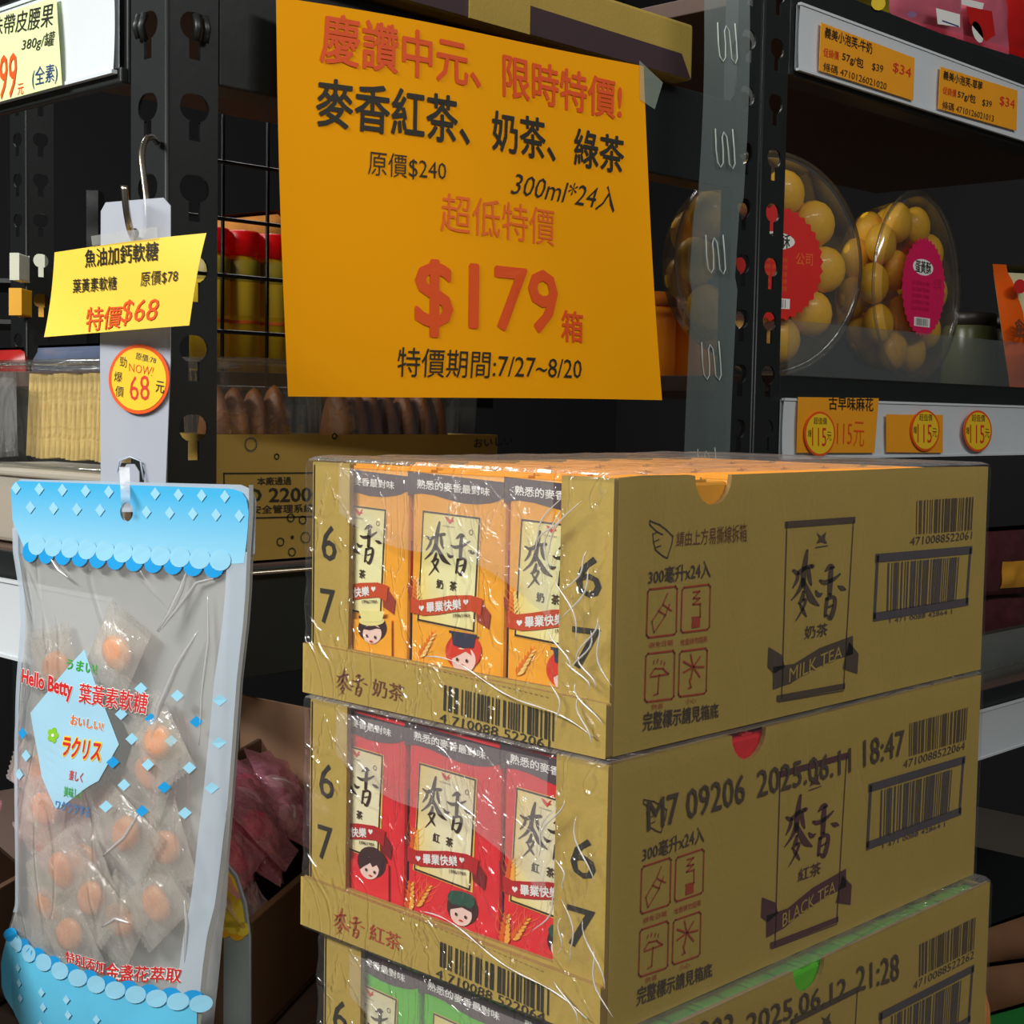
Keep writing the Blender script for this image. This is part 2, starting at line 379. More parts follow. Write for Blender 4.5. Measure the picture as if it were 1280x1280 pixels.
# white price rails
def rail(label, fr_, L, h, curve=5):
    m = MB()
    def f(a, b):
        bb = (b - .5) * 2; return fr_(a * L, (b - .5) * h, -curve * .15 + curve * .25 * bb ** 2)
    m.grid(f, 20, 10, WHITE)
    m.grid(lambda a, b: fr_(a * L, (b - .5) * h, -curve * .8), 2, 2, WHITE)
    for v in (-h / 2, h / 2): m.box((0, v - 1.2, -2.5), (L, v + 1.2, 1.5), WHITE, fr_)
    return tag(m.build('price_rail', smooth=False), label, 'price rail', 'white price rails on the shelf edges')
LS = Plane((XP - 9, 449, 0), (0, -1, 0), (0, 0, 1))       # end face, facing the aisle at the left
rail('long white price rail at the upper left with a pale green note', lambda u, v, n: (XP - 9 - n, 449.5 + u, 268 + v), 520, 62)
rail('white price rail half hidden behind the left edge of the candy pouch', lambda u, v, n: (XP - 9 - n, 449.5 + u, -126 + v), 520, 54)
rail('white price rail at the upper right carrying two orange product tags', lambda u, v, n: (733 + u, YP - 5 - n, 381 + v), 1100, 60)
rail('white price rail below the round cookie tubs with three round stickers', lambda u, v, n: (725 + u, YP - 5 - n, 15 + v), 1100, 56)
rail('white price rail at the lower right edge behind the case stack', lambda u, v, n: (725 + u, YP - 5 - n, -340 + v), 1100, 56)

# ================================================================== TEA DRINK PACKS
PW, PH, PD = 62.3, 113, 39
PX0, PY0 = 3.5, 129.6            # middle pack of the top case
mid = Plane((PX0, PY0, -3), (0, -1, 0), (0, 0, 1))
def za(x, y): return (500 + x / 8, 580 + y / 8)
def zb_(x, y): return (500 + x / 6.4, 730 + y / 6.4)
MAI = [[(385, 580, 14), (370, 650, 26), (355, 740, 32), (345, 850, 26)], [(255, 725, 14), (300, 748, 28), (360, 715, 24), (432, 702, 26)],
       [(398, 715, 16), (405, 790, 24), (422, 845, 10)], [(300, 745, 14), (290, 800, 20), (252, 858, 8)], [(345, 800, 24), (310, 880, 20), (238, 952, 6)],
       [(345, 800, 18), (390, 890, 30), (430, 960, 38), (492, 1005, 8)], [(352, 890, 16), (335, 955, 26), (305, 978, 10)],
       [(345, 955, 14), (372, 958, 16), (340, 1030, 14), (278, 1112, 5)], [(318, 985, 10), (348, 1040, 20), (376, 1082, 8)]]
XIANG = [[(553, 745, 10), (600, 712, 32), (630, 722, 14)], [(608, 725, 22), (600, 800, 30), (592, 930, 26)], [(503, 815, 14), (545, 832, 28), (620, 815, 24), (688, 775, 10)],
         [(463, 893, 10), (490, 925, 28), (522, 915, 8)], [(672, 866, 8), (708, 884, 30), (736, 895, 12)], [(568, 955, 20), (560, 1020, 20), (550, 1088, 16)],
         [(565, 962, 20), (615, 945, 20), (642, 965, 22), (630, 1040, 26), (598, 1108, 26), (568, 1078, 8)], [(580, 1022, 10), (618, 1010, 12)]]
BIRD = [(438, 522), (470, 535), (495, 565), (515, 535), (532, 530), (515, 555), (532, 572), (505, 580), (490, 602), (462, 575)]
DKB = pm('pack_band', (84, 70, 78), .4, var=.05)
INKP = pm('pack_ink', (58, 38, 30), .5, var=.05)
BIRDM = pm('emblem_red', (222, 54, 56), .45)
KIND = {
    'milk': dict(base=(255, 174, 44), rib=(206, 74, 30), rib2=(160, 60, 40), txt='奶茶', name='milk tea', col='orange', side=(56, 46, 84), side2=(206, 36, 34), wheat=(255, 214, 120), wheat2=(238, 122, 20)),
    'black': dict(base=(236, 44, 54), rib=(190, 30, 34), rib2=(130, 24, 30), txt='紅茶', name='black tea', col='red', side=(34, 54, 92), side2=(90, 20, 28), wheat=(255, 176, 70), wheat2=(232, 96, 24)),
    'green': dict(base=(92, 204, 40), rib=(196, 60, 34), rib2=(140, 44, 30), txt='綠茶', name='green tea', col='green', side=(20, 84, 30), side2=(30, 110, 40), wheat=(214, 220, 60), wheat2=(160, 190, 40)),
}
SKIN = pm('printed_skin', (250, 214, 200), .5); HAIR = pm('printed_hair', (62, 34, 36), .5); CAPG = pm('printed_green_cap', (34, 84, 66), .5)
CAPN = pm('printed_navy_cap', (48, 52, 74), .5); HAIRR = pm('printed_red_hair', (222, 58, 34), .5); HATY = pm('printed_yellow_hat', (240, 232, 150), .5)
GOLD = pm('printed_gold_line', (250, 200, 90), .5)
def head(P, c, kind):
    """a small drawn head: (cx, cy) in zoom pixels of the lower view"""
    x, y = c
    if kind == 'navy':
        P.ell(x, y + 60, 145, 150, HAIRR, 2); P.ell(x + 5, y + 130, 95, 105, SKIN, 3)
        P.poly([(x - 90, y + 30), (x, y + 45), (x + 50, y + 20), (x + 70, y + 95), (x + 20, y + 60), (x - 95, y + 120)], HAIRR, 4)
        P.poly([(x - 90, y - 85), (x + 100, y - 55), (x + 85, y + 30), (x, y + 35), (x - 80, y + 5)], CAPN, 5)
        P.poly([(x - 108, y - 110), (x + 118, y - 72), (x + 118, y - 50), (x - 108, y - 88)], CAPN, 6)
    elif kind == 'green':
        P.ell(x, y + 70, 125, 135, HAIR, 2); P.ell(x - 8, y + 120, 88, 95, SKIN, 3)
        P.poly([(x - 95, y + 30), (x + 95, y + 50), (x + 90, y + 95), (x, y + 62), (x - 90, y + 90)], HAIR, 4)
        for (dx, dy, a, b) in ((-10, -10, 105, 60), (-60, -10, 48, 58), (60, 0, 48, 58)): P.ell(x + dx, y + dy, a, b, CAPG, 5)
    elif kind == 'boy':
        P.ell(x, y + 55, 130, 135, HAIR, 2); P.ell(x - 20, y + 110, 88, 95, SKIN, 3)
        P.poly([(x - 115, y + 20), (x + 110, y + 10), (x + 90, y + 140), (x + 50, y + 70), (x + 10, y + 95), (x - 10, y + 60), (x - 70, y + 100), (x - 105, y + 130)], HAIR, 4)
    else:
        P.ell(x, y + 60, 130, 115, HAIR, 2); P.ell(x, y + 105, 85, 85, SKIN, 3)
        P.poly([(x - 100, y + 60), (x, y + 25), (x + 100, y + 70), (x + 40, y + 60), (x - 20, y + 75)], HAIR, 4)
        P.ell(x, y - 5, 115, 42, HATY, 5); P.poly([(x - 115, y - 95), (x + 120, y - 85), (x + 90, y + 5), (x - 80, y + 5)], HATY, 6)
    for s_ in (-1, 1): P.ell(x + s_ * 38 - 5, y + 128 + s_ * 6, 9, 14, HAIR, 7)
    P.ell(x - 5, y + 168, 16, 7, INKRED, 7)
def wheat(P, x, y, dx, dy, n, m, m2, k=1.0):
    l = math.hypot(dx, dy); ux, uy = dx / l, dy / l
    P.brush([(x - ux * 40, y - uy * 40, 5), (x + dx * .5, y + dy * .5, 5), (x + dx, y + dy, 3)], m2, 2)
    for i in range(n):
        t = i / n; cx, cy = x + dx * t, y + dy * t; r = 17 * k * (1 - .45 * t)
        for s_ in (-1, 1):
            a = math.atan2(uy, ux) + s_ * .45
            P.ell(cx - uy * s_ * r * .75, cy + ux * s_ * r * .75, r * 1.35, r * .55, m if s_ > 0 else m2, 3, 10, a)
            if i % 2 == 0:
                P.brush([(cx, cy, 3), (cx + math.cos(a) * 60 * k - uy * s_ * r, cy + math.sin(a) * 60 * k + ux * s_ * r, 1.5), (cx + math.cos(a * .9 + math.atan2(uy, ux) * .1) * 110 * k, cy + math.sin(a * .9 + math.atan2(uy, ux) * .1) * 110 * k, .6)], m, 2)
def pack_proto(kind, hd):
    K = KIND[kind]
    t = thing('tea_carton', 'x', 'drink carton', (PX0, PY0, -3 - PH))
    base = pm('pack_' + kind, K['base'], .38, var=.05, scale=12)
    m = MB(); m.box((PX0, PY0 - PW, -3 - PH), (PX0 + PD, PY0, -3), base); m.build('carton_body', t, bevel=1.6)
    m = MB(); c = PX0 + PD / 2
    m.box((c - 4, PY0 - PW + 1, -3), (c + 4, PY0 - 1, -2.0), pm('pack_seam_' + kind, tuple(int(x * .9 + 25) if x < 225 else 250 for x in K['base']), .35))
    m.box((c - .6, PY0 - PW + 1, -2.2), (c + .6, PY0 - 1, -1.0), MAT['pack_seam_' + kind]); m.build('top_seam', t)
    m = MB(); m.box((PX0 + 2, PY0 - PW - .3, -110), (PX0 + PD - 2, PY0 - PW + .1, -36), pm('pk_side_' + kind, K['side'], .4))
    m.box((PX0 + 2, PY0 - PW - .35, -62), (PX0 + PD - 2, PY0 - PW, -36), pm('pk_side2_' + kind, K['side2'], .4))
    m.build('side_panel', t)
    P = Print(mid, .3, tf=za)
    P.poly([(62, 70), (1035, 185), (1035, 335), (960, 372), (880, 392), (750, 403), (600, 392), (450, 352), (320, 312), (200, 294), (120, 298), (62, 318)], DKB, 0)
    P.text('熟悉的麥香最對味', [(160, 150), (885, 238), (885, 325), (158, 245)], WHITEINK, .02)
    q = [za(212, 460), za(798, 532), zb_(600, 402), zb_(118, 296)]
    P2 = Print(mid, .3)
    P2.poly(q, GOLD, 0)
    q2 = [za(222, 475), za(782, 545), zb_(578, 378), zb_(134, 286)]
    P2.poly(q2, panel_mat('panel_' + kind, (246, 238, 196) if kind != 'milk' else (244, 240, 180), (250, 218, 92), (-.5, -PW / 2 - 2, PH - 44), (40, 36, 52)), 1)
    P2.line(q2, .9, INKP, 2, True)
    for st in MAI + XIANG: P.brush(st, INKP, 3, 1.2)
    P.poly(BIRD, BIRDM, 3)
    P.text('UNI-PRESIDENT', [(418, 612), (535, 628), (535, 642), (416, 624)], INKBLUE, 0, L=3)
    P.line([(700 + 18 * math.cos(a * PI / 5), 685 + 24 * math.sin(a * PI / 5)) for a in range(10)], .3, INKP, 3, True)
    P.text(K['txt'][0], [(358, 1148), (425, 1160), (422, 1255), (352, 1240)], INKP, .03, L=3)
    P.text(K['txt'][1], [(488, 1168), (560, 1180), (556, 1275), (484, 1262)], INKP, .03, L=3)
    Z = Print(mid, .3, tf=zb_)
    rb = pm('ribbon_' + kind, K['rib'], .45); rb2 = pm('ribbon_dark_' + kind, K['rib2'], .45)
    Z.poly([(52, -5), (120, 55), (125, 110), (85, 120), (55, 70)], rb2, 2)
    Z.poly([(590, 120), (660, 165), (715, 245), (700, 365), (650, 330), (605, 300)], rb2, 2)
    Z.poly([(80, 105), (150, 130), (250, 118), (400, 92), (560, 90), (655, 120), (640, 255), (560, 215), (420, 225), (300, 245), (180, 255), (80, 228)], rb, 4)
    Z.text('畢業快樂', [(205, 145), (485, 118), (485, 205), (208, 232)], WHITEINK, .035, L=5)
    for hx, hy in ((168, 190), (522, 142)):
        Z.poly([(hx, hy + 28), (hx - 20, hy + 2), (hx - 18, hy - 14), (hx - 8, hy - 18), (hx, hy - 8), (hx + 8, hy - 18), (hx + 18, hy - 14), (hx + 20, hy + 2)], WHITEINK, 5)
    Z.text('1996/1983', [(420, 236), (552, 240), (552, 264), (420, 268)], INKP, .01, L=5)
    wm, wm2 = pm('wheat_' + kind, K['wheat'], .5), pm('wheat2_' + kind, K['wheat2'], .5)
    wheat(Z, 128, 130, -10 if kind == 'milk' else 20, -190, 6, wm, wm2, 1.5)
    wheat(Z, 165, 560, 110, -190, 6, wm, wm2, 1.3)
    if kind != 'milk': wheat(Z, 90, 600, 20, -230, 6, wm, wm2, 1.6)
    head(Z, {'milk': (498, 480), 'black': (520, 470), 'green': (520, 470)}[kind], hd)
    o = P.build('printed_lettering', t); o2 = P2.build('printed_panel', t); o3 = Z.build('printed_ribbon', t)
    return t

# ================================================================== TEA CASES
shrink = film('shrink_film', milk=.03, gloss=.42, rough=.13, bump=.55, sc=(18, 34, 16), nscale=1.0, dist=.003, ridge=.035)
shrink_side = film('shrink_film_side', milk=.03, gloss=.28, rough=.2, bump=.12, sc=(26, 20, 5), nscale=1.0, dist=.002, ridge=.03)
shrink_top = film('shrink_film_top', milk=.18, gloss=.6, rough=.16, bump=.6, sc=(10, 60, 20), nscale=1.0, dist=.003, ridge=.05)
shrink_crease_glint = film('shrink_crease_glint', milk=.5, milkc=(255, 252, 248), gloss=.8, rough=.2, bump=.1)
shrink_lap = film('shrink_film_lap', milk=.12, milkc=(255, 250, 245), gloss=.3, rough=.14, bump=.5, sc=(18, 30, 40), nscale=1.0, dist=.003, ridge=.04)
HC = 118.5
def rrand(seed): return random.Random(seed)
CUB = []
def case(idx, kind, x0, y0, z1, label, stamp, lip_ink, side_ink):
    """cardboard tray with a window in its end, wrapped in film; corner (x0,y0,z1) is the near top corner"""
    L_, W_ = 337, 199.5; z0 = z1 - HC
    K = KIND[kind]
    t = thing('drink_case', label, 'case', (x0 + L_ / 2, y0 + W_ / 2, z0))
    fo = lambda u, v, n: (x0 - n, y0 + u, z1 + v)
    # end panel: side strips + lip, window open to the top
    m = MB()
    m.plate(fo, [(0, -HC), (W_, -HC), (W_, 0), (170.6, 0), (170.6, -93), (29.5, -93), (29.5, 0), (0, 0)], [], CARD, 2.6, CARD_IN); m.build('end_panel', t, bevel=.9)
    m = MB(); m.plate(lambda u, v, n: (x0 - 3.2 - n, y0 + u, z1 + v), [(-1, -HC), (W_ + 3, -HC), (W_ + 3, -93), (-1, -95)], [], CARD, 3, CARD_IN); lip = m.build('front_lip', t, bevel=1.2)
    m = MB(); m.box((x0 + L_ - 2.6, y0 + 2.4, z0), (x0 + L_, y0 + W_, z1 - 2), CARD); m.box((x0, y0 + W_ - 2.4, z0), (x0 + L_ - 2.6, y0 + W_, z1 - 1), CARD); m.build('back_panel', t, bevel=.6)
    m = MB(); m.box((x0, y0 + 2.4, z0), (x0 + L_, y0 + W_ - 2.4, z0 + 1.6), CARD); m.build('base_panel', t)
    m = MB(); nx = {0: 70, 1: 103, 2: 144}[idx]; notch = [(nx + 14 * math.cos(a), -13.5 * math.sin(a) * (1 if 1 else 1)) for a in [PI * k / 10 for k in range(11)]]
    top = [(L_, 0), (L_ * .8, .6), (L_ * .55, .2)] + notch + [(nx - 18, .5), (20, .8), (2.8, 0)]
    m.plate(lambda u, v, n: (x0 + u, y0 - n, z1 + v), [(2.8, -HC), (L_, -HC)] + top, [], CARD, 2.3, CARD_IN); side = m.build('side_panel', t, bevel=.9)
    # print on the long side: drawn against the top case, then carried to the others
    PL = Plane((0, 0, 0), (1, 0, 0), (0, 0, 1)); PL2 = Plane((x0, y0, z1), (1, 0, 0), (0, 0, 1))
    class Carry(Plane):
        def q(s, px, py): return PL.q(px, py)
    D = Carry((x0, y0, z1), (1, 0, 0), (0, 0, 1))
    A = Print(D, .2, tf=lambda x, y: (750 + x / 2.56, 560 + y / 2.56))
    A.text('300毫升x24入', [(155, 388), (352, 355), (352, 415), (152, 438)], INKBOX, .01)
    A.text('完整標示請見箱底', [(138, 845), (378, 815), (378, 862), (134, 908)], INKBOX, .02)
    if idx != 1: A.text('請由上方易撕線拆箱', [(245, 268), (468, 240), (468, 300), (242, 315)], INKBR, 0)
    hand = [(158, 232), (190, 245), (212, 262), (232, 282), (228, 310), (214, 352), (200, 345), (176, 325), (170, 300), (168, 275), (182, 268), (158, 245)]
    A.line(hand, .55, INKBOX, 1, True); A.line([(170, 300), (188, 292)], .5, INKBOX); A.line([(176, 318), (194, 312)], .5, INKBOX); A.line([(182, 268), (200, 276)], .5, INKBOX)
    rd = INKBR2
    def icon(x0_, y0_, x1_, y1_, sk):
        A.line([(x0_ + 6, y0_ + sk), (x1_ - 6, y0_), (x1_, y0_ + 8), (x1_ - 3, y1_ - 8 - sk), (x1_ - 10, y1_ - sk), (x0_ + 2, y1_), (x0_ - 4, y1_ - 8), (x0_, y0_ + sk + 8)], .8, rd, 1, True)
    icon(152, 442, 246, 606, 10); icon(262, 436, 352, 590, 10); icon(146, 648, 238, 812, 10); icon(254, 640, 342, 795, 10)
    A.line([(215, 465), (200, 500), (165, 555), (172, 590), (205, 540), (222, 500)], .6, rd); A.line([(186, 520), (210, 535)], .6, rd); A.line([(200, 500), (228, 520)], .6, rd)
    A.line([(298, 460), (318, 458), (298, 480), (318, 480), (296, 500), (320, 498), (320, 540), (294, 542)], .7, rd); A.poly([(294, 545), (319, 541), (318, 572), (292, 576)], rd, 1)
    A.line([(160, 725), (175, 705), (200, 705), (218, 722), (160, 732)], .7, rd); A.line([(188, 725), (184, 785), (172, 790)], .7, rd)
    for a, b in ((172, 680), (184, 676), (196, 680), (206, 685)): A.line([(a, b), (a - 2, b + 10)], .6, rd)
    for k in range(7): A.line([(297, 700), (297 + 34 * math.cos(k * PI / 3.5), 700 + 40 * math.sin(k * PI / 3.5))], .9, rd)
    A.line([(285, 740), (290, 765), (282, 768)], .8, rd)
    for q_, tx in (([(156, 622), (232, 612), (232, 630), (155, 640)], '避免日曬'), ([(256, 612), (342, 600), (342, 620), (255, 632)], '堆疊請勿超高'), ([(165, 820), (200, 815), (200, 832), (164, 838)], '防濕'), ([(272, 802), (306, 798), (306, 815), (271, 820)], '小心')):
        A.text(tx, q_, rd, 0)
    # emblem frame, brush characters, ribbon
    c = side_ink
    A.line([(597, 245), (810, 230)], 3.2, c, 1); A.line([(597, 240), (580, 800)], .8, c); A.line([(810, 232), (778, 770)], .8, c); A.line([(570, 800), (778, 762)], 3.0, c); A.line([(570, 812), (778, 776)], .5, c)
    A.poly([(692, 270), (706, 282), (722, 268), (718, 290), (726, 306), (706, 300), (690, 306), (700, 288)], c, 1)
    A.line([(688, 318), (728, 312)], .5, c)
    def tr(p): return (612 + (p[0] - 240) * .345 * 1.0, 330 + (p[1] - 580) * .42 - (p[0] - 240) * .02, p[2] * .40)
    for st in MAI: A.brush([tr(p) for p in st], c, 1, 1.35)
    for st in XIANG: A.brush([tr(p) for p in st], c, 1, 1.35)
    A.text(K['txt'], [(655, 570), (728, 558), (726, 600), (652, 612)], c, .01)
    A.poly([(538, 636), (580, 662), (590, 700), (556, 722), (535, 700)], c, 1); A.poly([(795, 620), (826, 658), (822, 722), (775, 705)], c, 1)
    A.poly([(552, 700), (620, 690), (700, 640), (808, 600), (808, 660), (740, 680), (670, 712), (610, 752), (552, 772)], c, 1)
    ribt = {'milk': 'MILK TEA', 'black': 'BLACK TEA', 'green': 'GREEN TEA'}[kind]
    A.text(ribt, [(600, 706), (770, 632), (772, 668), (602, 750)], CARD, .0, .15, 2)
    # two barcodes
    A.barcode([(1012, 168), (1198, 156), (1192, 262), (1010, 276)], INKBOX, 3 + idx, 90)
    A.text({'milk': '4710088522061', 'black': '4710088522064', 'green': '4710088522262'}[kind], [(992, 286), (1190, 266), (1188, 292), (990, 312)], INKBOX, 0)
    A.line([(887, 352), (1184, 326)], 4.5, INKBOXB); A.line([(880, 540), (1172, 492)], 4.5, INKBOXB); A.line([(887, 352), (877, 540)], 2.6, INKBOXB); A.line([(1184, 326), (1172, 492)], 2.6, INKBOXB)
    A.barcode([(920, 368), (1148, 348), (1138, 488), (916, 524)], INKBOXB, 9, 100)
    A.text('1 471 0088 42864 1', [(925, 545), (1125, 515), (1125, 530), (925, 560)], INKBOXB, 0)
    # dated ink-jet stamps
    B = Print(Plane((x0, y0, z1), (1, 0, 0), (0, 0, 1)), .2, tf=lambda x, y: (750 + x / 2.415, 880 + y / 2.415))
    for tx, q_ in stamp: B.text(tx, q_, INKBOX, .012, L=3)
    A.build('printed_graphics', side); B.build('date_stamp', side) if stamp else None
    # numbers, product name and barcode on the end
    E1 = Plane((x0, y0, z1), (0, -1, 0), (0, 0, 1))
    class CarryE(Plane):
        def q(s, px, py):
            p = Plane((0, 0, 0), (0, -1, 0), (0, 0, 1)).q(px, py); return p
    N_ = Print(CarryE((x0, y0, z1), (0, -1, 0), (0, 0, 1)), .3, tf=lambda x, y: (370 + x / 2.977, 540 + y / 2.977))
    N_.text('6', [(97, 342), (152, 350), (152, 482), (97, 476)], INK, .0); N_.text('7', [(92, 580), (146, 588), (146, 716), (92, 710)], INK, .0)
    N_.text('6', [(1046, 455), (1142, 468), (1136, 622), (1042, 608)], INK, .0); N_.text('7', [(1030, 722), (1136, 735), (1130, 890), (1026, 876)], INK, .0)
    N_.build('printed_number', bpy.data.objects[[o.name for o in COL.objects if o.parent == t and o.name.startswith('end_panel')][0]])
    class CarryL(Plane):
        def q(s, px, py): return Plane((-3.2, 0, 0), (0, -1, 0), (0, 0, 1)).q(px, py)
    G = Print(CarryL((x0 - 3.2, y0, z1), (0, -1, 0), (0, 0, 1)), .3, tf=lambda x, y: (370 + x / 2.977, 540 + y / 2.977))
    def tl_(p): return (150 + (p[0] - 240) * .235, 878 + (p[1] - 580) * .195, p[2] * .26)
    for st in MAI + XIANG: G.brush([tl_(p) for p in st], lip_ink, 1, .8)
    G.text(K['txt'], [(288, 915), (405, 942), (402, 1006), (284, 980)], lip_ink, 0)
    G.barcode([(553, 940), (962, 1045), (960, 1150), (550, 1035)], INK, 5 + idx, 88)
    G.text({'milk': '4 710088 522061', 'black': '4 710088 522064', 'green': '4 710088 522262'}[kind], [(538, 1045), (948, 1145), (945, 1182), (535, 1078)], INK, 0)
    for k in range(40):
        a = k / 40; G.line([(150 + 800 * a, 792 + 196 * a), (158 + 800 * a, 794 + 196 * a)], .4, CARD_IN, 2)
    G.build('printed_barcode', lip)
    # film
    m = MB(); lo = Vector((x0 - 5.2, y0 - 2.2, z0 + .3)); hi = Vector((x0 + L_ + 1.5, y0 + W_ + 1.5, z1 + 2.2)); r = 4.0; sd = idx * 17.3
    def rnd(p):
        c_ = Vector((min(max(p[0], lo[0] + r), hi[0] - r), min(max(p[1], lo[1] + r), hi[1] - r), min(max(p[2], lo[2] - 50), hi[2] - r)))
        d = Vector(p) - c_
        if d.length < 1e-6: return Vector(p)
        n = d.normalized(); q = c_ + n * r
        fade = 1.0
        if p[0] < lo[0] + 1:      # end face: pulled creases fanning from the lower right corner, sag over the window
            yy, zz = p[1] - y0, p[2] - z1
            a = math.atan2(zz + 75, yy - 8); rr_ = math.hypot(zz + 75, yy - 8)
            am = max(0, 1 - rr_ / 75)
            w_ = am * 1.7 * abs(noise.noise(Vector((a * 7, sd, rr_ * .01)))) * 2
            w_ += .9 * noise.noise(Vector((yy * .035, zz * .09 + yy * .02, sd)))
            if 32 < yy < 168 and zz > -90: w_ -= 0.4
            q += n * (w_ + .2)
        elif p[1] < lo[1] + 1:
            q += n * (.55 * noise.noise(Vector((p[0] * .05, p[2] * .012, sd))) + .4)
        elif p[2] > hi[2] - 1:
            q += n * (1.5 * abs(noise.noise(Vector((p[0] * .03, p[1] * .006 + p[0] * .02, sd)))) + .3)
        return q
    m.grid(lambda a, b: rnd((lo[0], hi[1] + (lo[1] - hi[1]) * a, lo[2] + (hi[2] - lo[2]) * b)), 110, 64, shrink)
    m.grid(lambda a, b: rnd((lo[0] + (hi[0] - lo[0]) * a, lo[1], lo[2] + (hi[2] - lo[2]) * b)), 110, 30, shrink_side)
    m.grid(lambda a, b: rnd((lo[0] + (hi[0] - lo[0]) * a, lo[1] + (hi[1] - lo[1]) * b, hi[2])), 120, 40, shrink_top)
    m.grid(lambda a, b: rnd((lo[0], y0 + 172 - 143 * a, z1 - 2 - (22 + 34 * a + 5 * math.sin(a * 7)) * b)) - Vector((.5, 0, 0)), 60, 16, shrink_lap)
    # pulled film strings, whitened to imitate bright streaks of reflected light
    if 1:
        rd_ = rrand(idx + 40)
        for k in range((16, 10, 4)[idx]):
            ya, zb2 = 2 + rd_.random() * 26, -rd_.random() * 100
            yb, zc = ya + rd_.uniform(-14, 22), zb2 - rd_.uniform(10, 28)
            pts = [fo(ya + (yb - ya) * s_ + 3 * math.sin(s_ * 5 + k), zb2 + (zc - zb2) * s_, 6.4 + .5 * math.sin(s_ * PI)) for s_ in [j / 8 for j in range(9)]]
            m.tube(pts, [.12, .3, .4, .45, .4, .45, .35, .25, .1], shrink_crease_glint, 5)
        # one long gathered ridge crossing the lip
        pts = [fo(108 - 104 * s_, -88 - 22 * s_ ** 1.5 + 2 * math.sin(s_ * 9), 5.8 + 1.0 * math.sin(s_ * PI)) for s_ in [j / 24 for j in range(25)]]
        m.tube(pts, [.15 + .3 * abs(math.sin(k * .7)) for k in range(25)], shrink_crease_glint, 6)
    m.build('shrink_wrap', t, smooth=True)
    return t

stamp2 = [('M7 09206', [(140, 290), (435, 208), (435, 296), (140, 384)]), ('2025.06.11', [(472, 200), (755, 130), (755, 205), (472, 282)]), ('18:47', [(793, 108), (916, 76), (916, 152), (793, 190)])]
stamp3 = [('M7 09203', [(100, 1010), (400, 930), (400, 1010), (100, 1100)]), ('2025.06.12', [(440, 935), (742, 822), (742, 885), (440, 1000)]), ('21:28', [(772, 792), (900, 750), (900, 832), (772, 868)])]
case(0, 'milk', 0, 0, 0, 'film-wrapped kraft case of orange milk tea cartons, topmost of the stack', [], INKBR, INKBOX)
case(1, 'black', -1, -1, -121.5, 'film-wrapped kraft case of red black tea cartons, middle of the stack', stamp2, INKBR2, INKPUR)
case(2, 'green', 2, -10, -243, 'film-wrapped kraft case of green tea cartons, lowest of the stack', stamp3, INKBR2, INKBOX)
m = MB(); m.box((-10, -20, -1100), (345, 205, -365), BROWN); tag(m.build('display_platform', bevel=4), 'brown plinth under the lowest drink case, hidden below the picture', 'plinth')

PROT = {}
def packs(idx, kind, x0, y0, z1, rows, names):
    p = pack_proto(kind, {'milk': 'navy', 'black': 'green', 'green': 'boy'}[kind]); first = True
    ys = [2.8 + PW, 67.3 + PW, 132.4 + PW]
    base = Vector((x0 + PX0, 0, z1 - 3 - PH))
    for r in range(rows):
        for j, y in enumerate(ys):
            loc = (base.x + 1.3 + r * 41.0, y0 + y, base.z)
            lab = names[j] if r == 0 else '%s tea carton in the rows behind the front three of the %s case' % (KIND[kind]['col'], ('top', 'middle', 'lowest')[idx])
            if first: o = p; o.location = Vector(loc) * S; o['label'] = lab; first = False
            else: o = dup(p, loc, lab)
            o['group'] = '%s cartons inside their case' % KIND[kind]['name']
            if r > 0 and o is not p:
                for ch in [c_ for c_ in COL.objects if c_.parent == o and c_.name.startswith('printed')]: bpy.data.objects.remove(ch)
            elif r == 0 and j == 2 and kind != 'green':      # the far-left pack wears another head
                ch = [c_ for c_ in COL.objects if c_.parent == o and c_.name.startswith('printed_ribbon')][0]
                sp = ch
                ORG['tmp'] = Vector((PX0, PY0, -3 - PH))
                Z = Print(mid, 1.3, tf=zb_)
                cx, cy = {'milk': (520, 420), 'black': (540, 350)}[kind]
                Z.poly([(340, 400), (690, 400), (690, 720), (340, 720)], MAT['pack_' + kind], 0)
                head(Z, (cx, cy), {'milk': 'hat', 'black': 'boy'}[kind])
                h = Z.mb; me_o = h.build('printed_head', None, loc=(PX0, PY0, -3 - PH)); me_o.parent = o; me_o.location = (0, 0, 0)
def nm(c, n): return ['%s %s carton at the right of the case window, partly behind cardboard' % (c, n), 'whole %s %s carton in the middle of the case window' % (c, n), '%s %s carton at the left of the case window, partly behind cardboard' % (c, n)]
packs(0, 'milk', 0, 0, 0, 8, nm('orange', 'milk tea'))
packs(1, 'black', -1, -1, -121.5, 3, nm('red', 'black tea'))
packs(2, 'green', 2, -10, -243, 8, nm('bright green', 'tea'))

# ================================================================== BIG ORANGE POSTER
T0, T1, T2 = at(345, -4, 965), at(360, 495, 970), at(803, 83, 1178)
N0 = (T2 - T0)
sign = Plane(T0, N0, T0 - T1, None)
Lg = sign.q(803, 83)[0]
sign.bulge = lambda u, v: 5 * math.sin(PI * min(max(u / Lg, 0), 1)) + 2.5 * math.sin(u * .02 + v * .012)
def zs(x, y): return (330 + x / 2.4615, y / 2.4615)
t = thing('sale_poster', 'large orange sale poster with red and black lettering taped below the top shelf', 'poster', T1)
P = Print(sign, 0)
P.quadgrid([(345, -4), (803.5, 83), (829, 500), (360, 495.5)], ORANGE, 0, 40, 30); P.build('paper_sheet', t, True)
P = Print(sign, .5, tf=zs)
B_ = .022
P.text('慶讚中元、', [(170, 38), (650, 140), (650, 282), (165, 195)], INKR, B_)
P.text('限時特價!', [(722, 165), (1100, 250), (1100, 372), (720, 302)], INKR, B_)
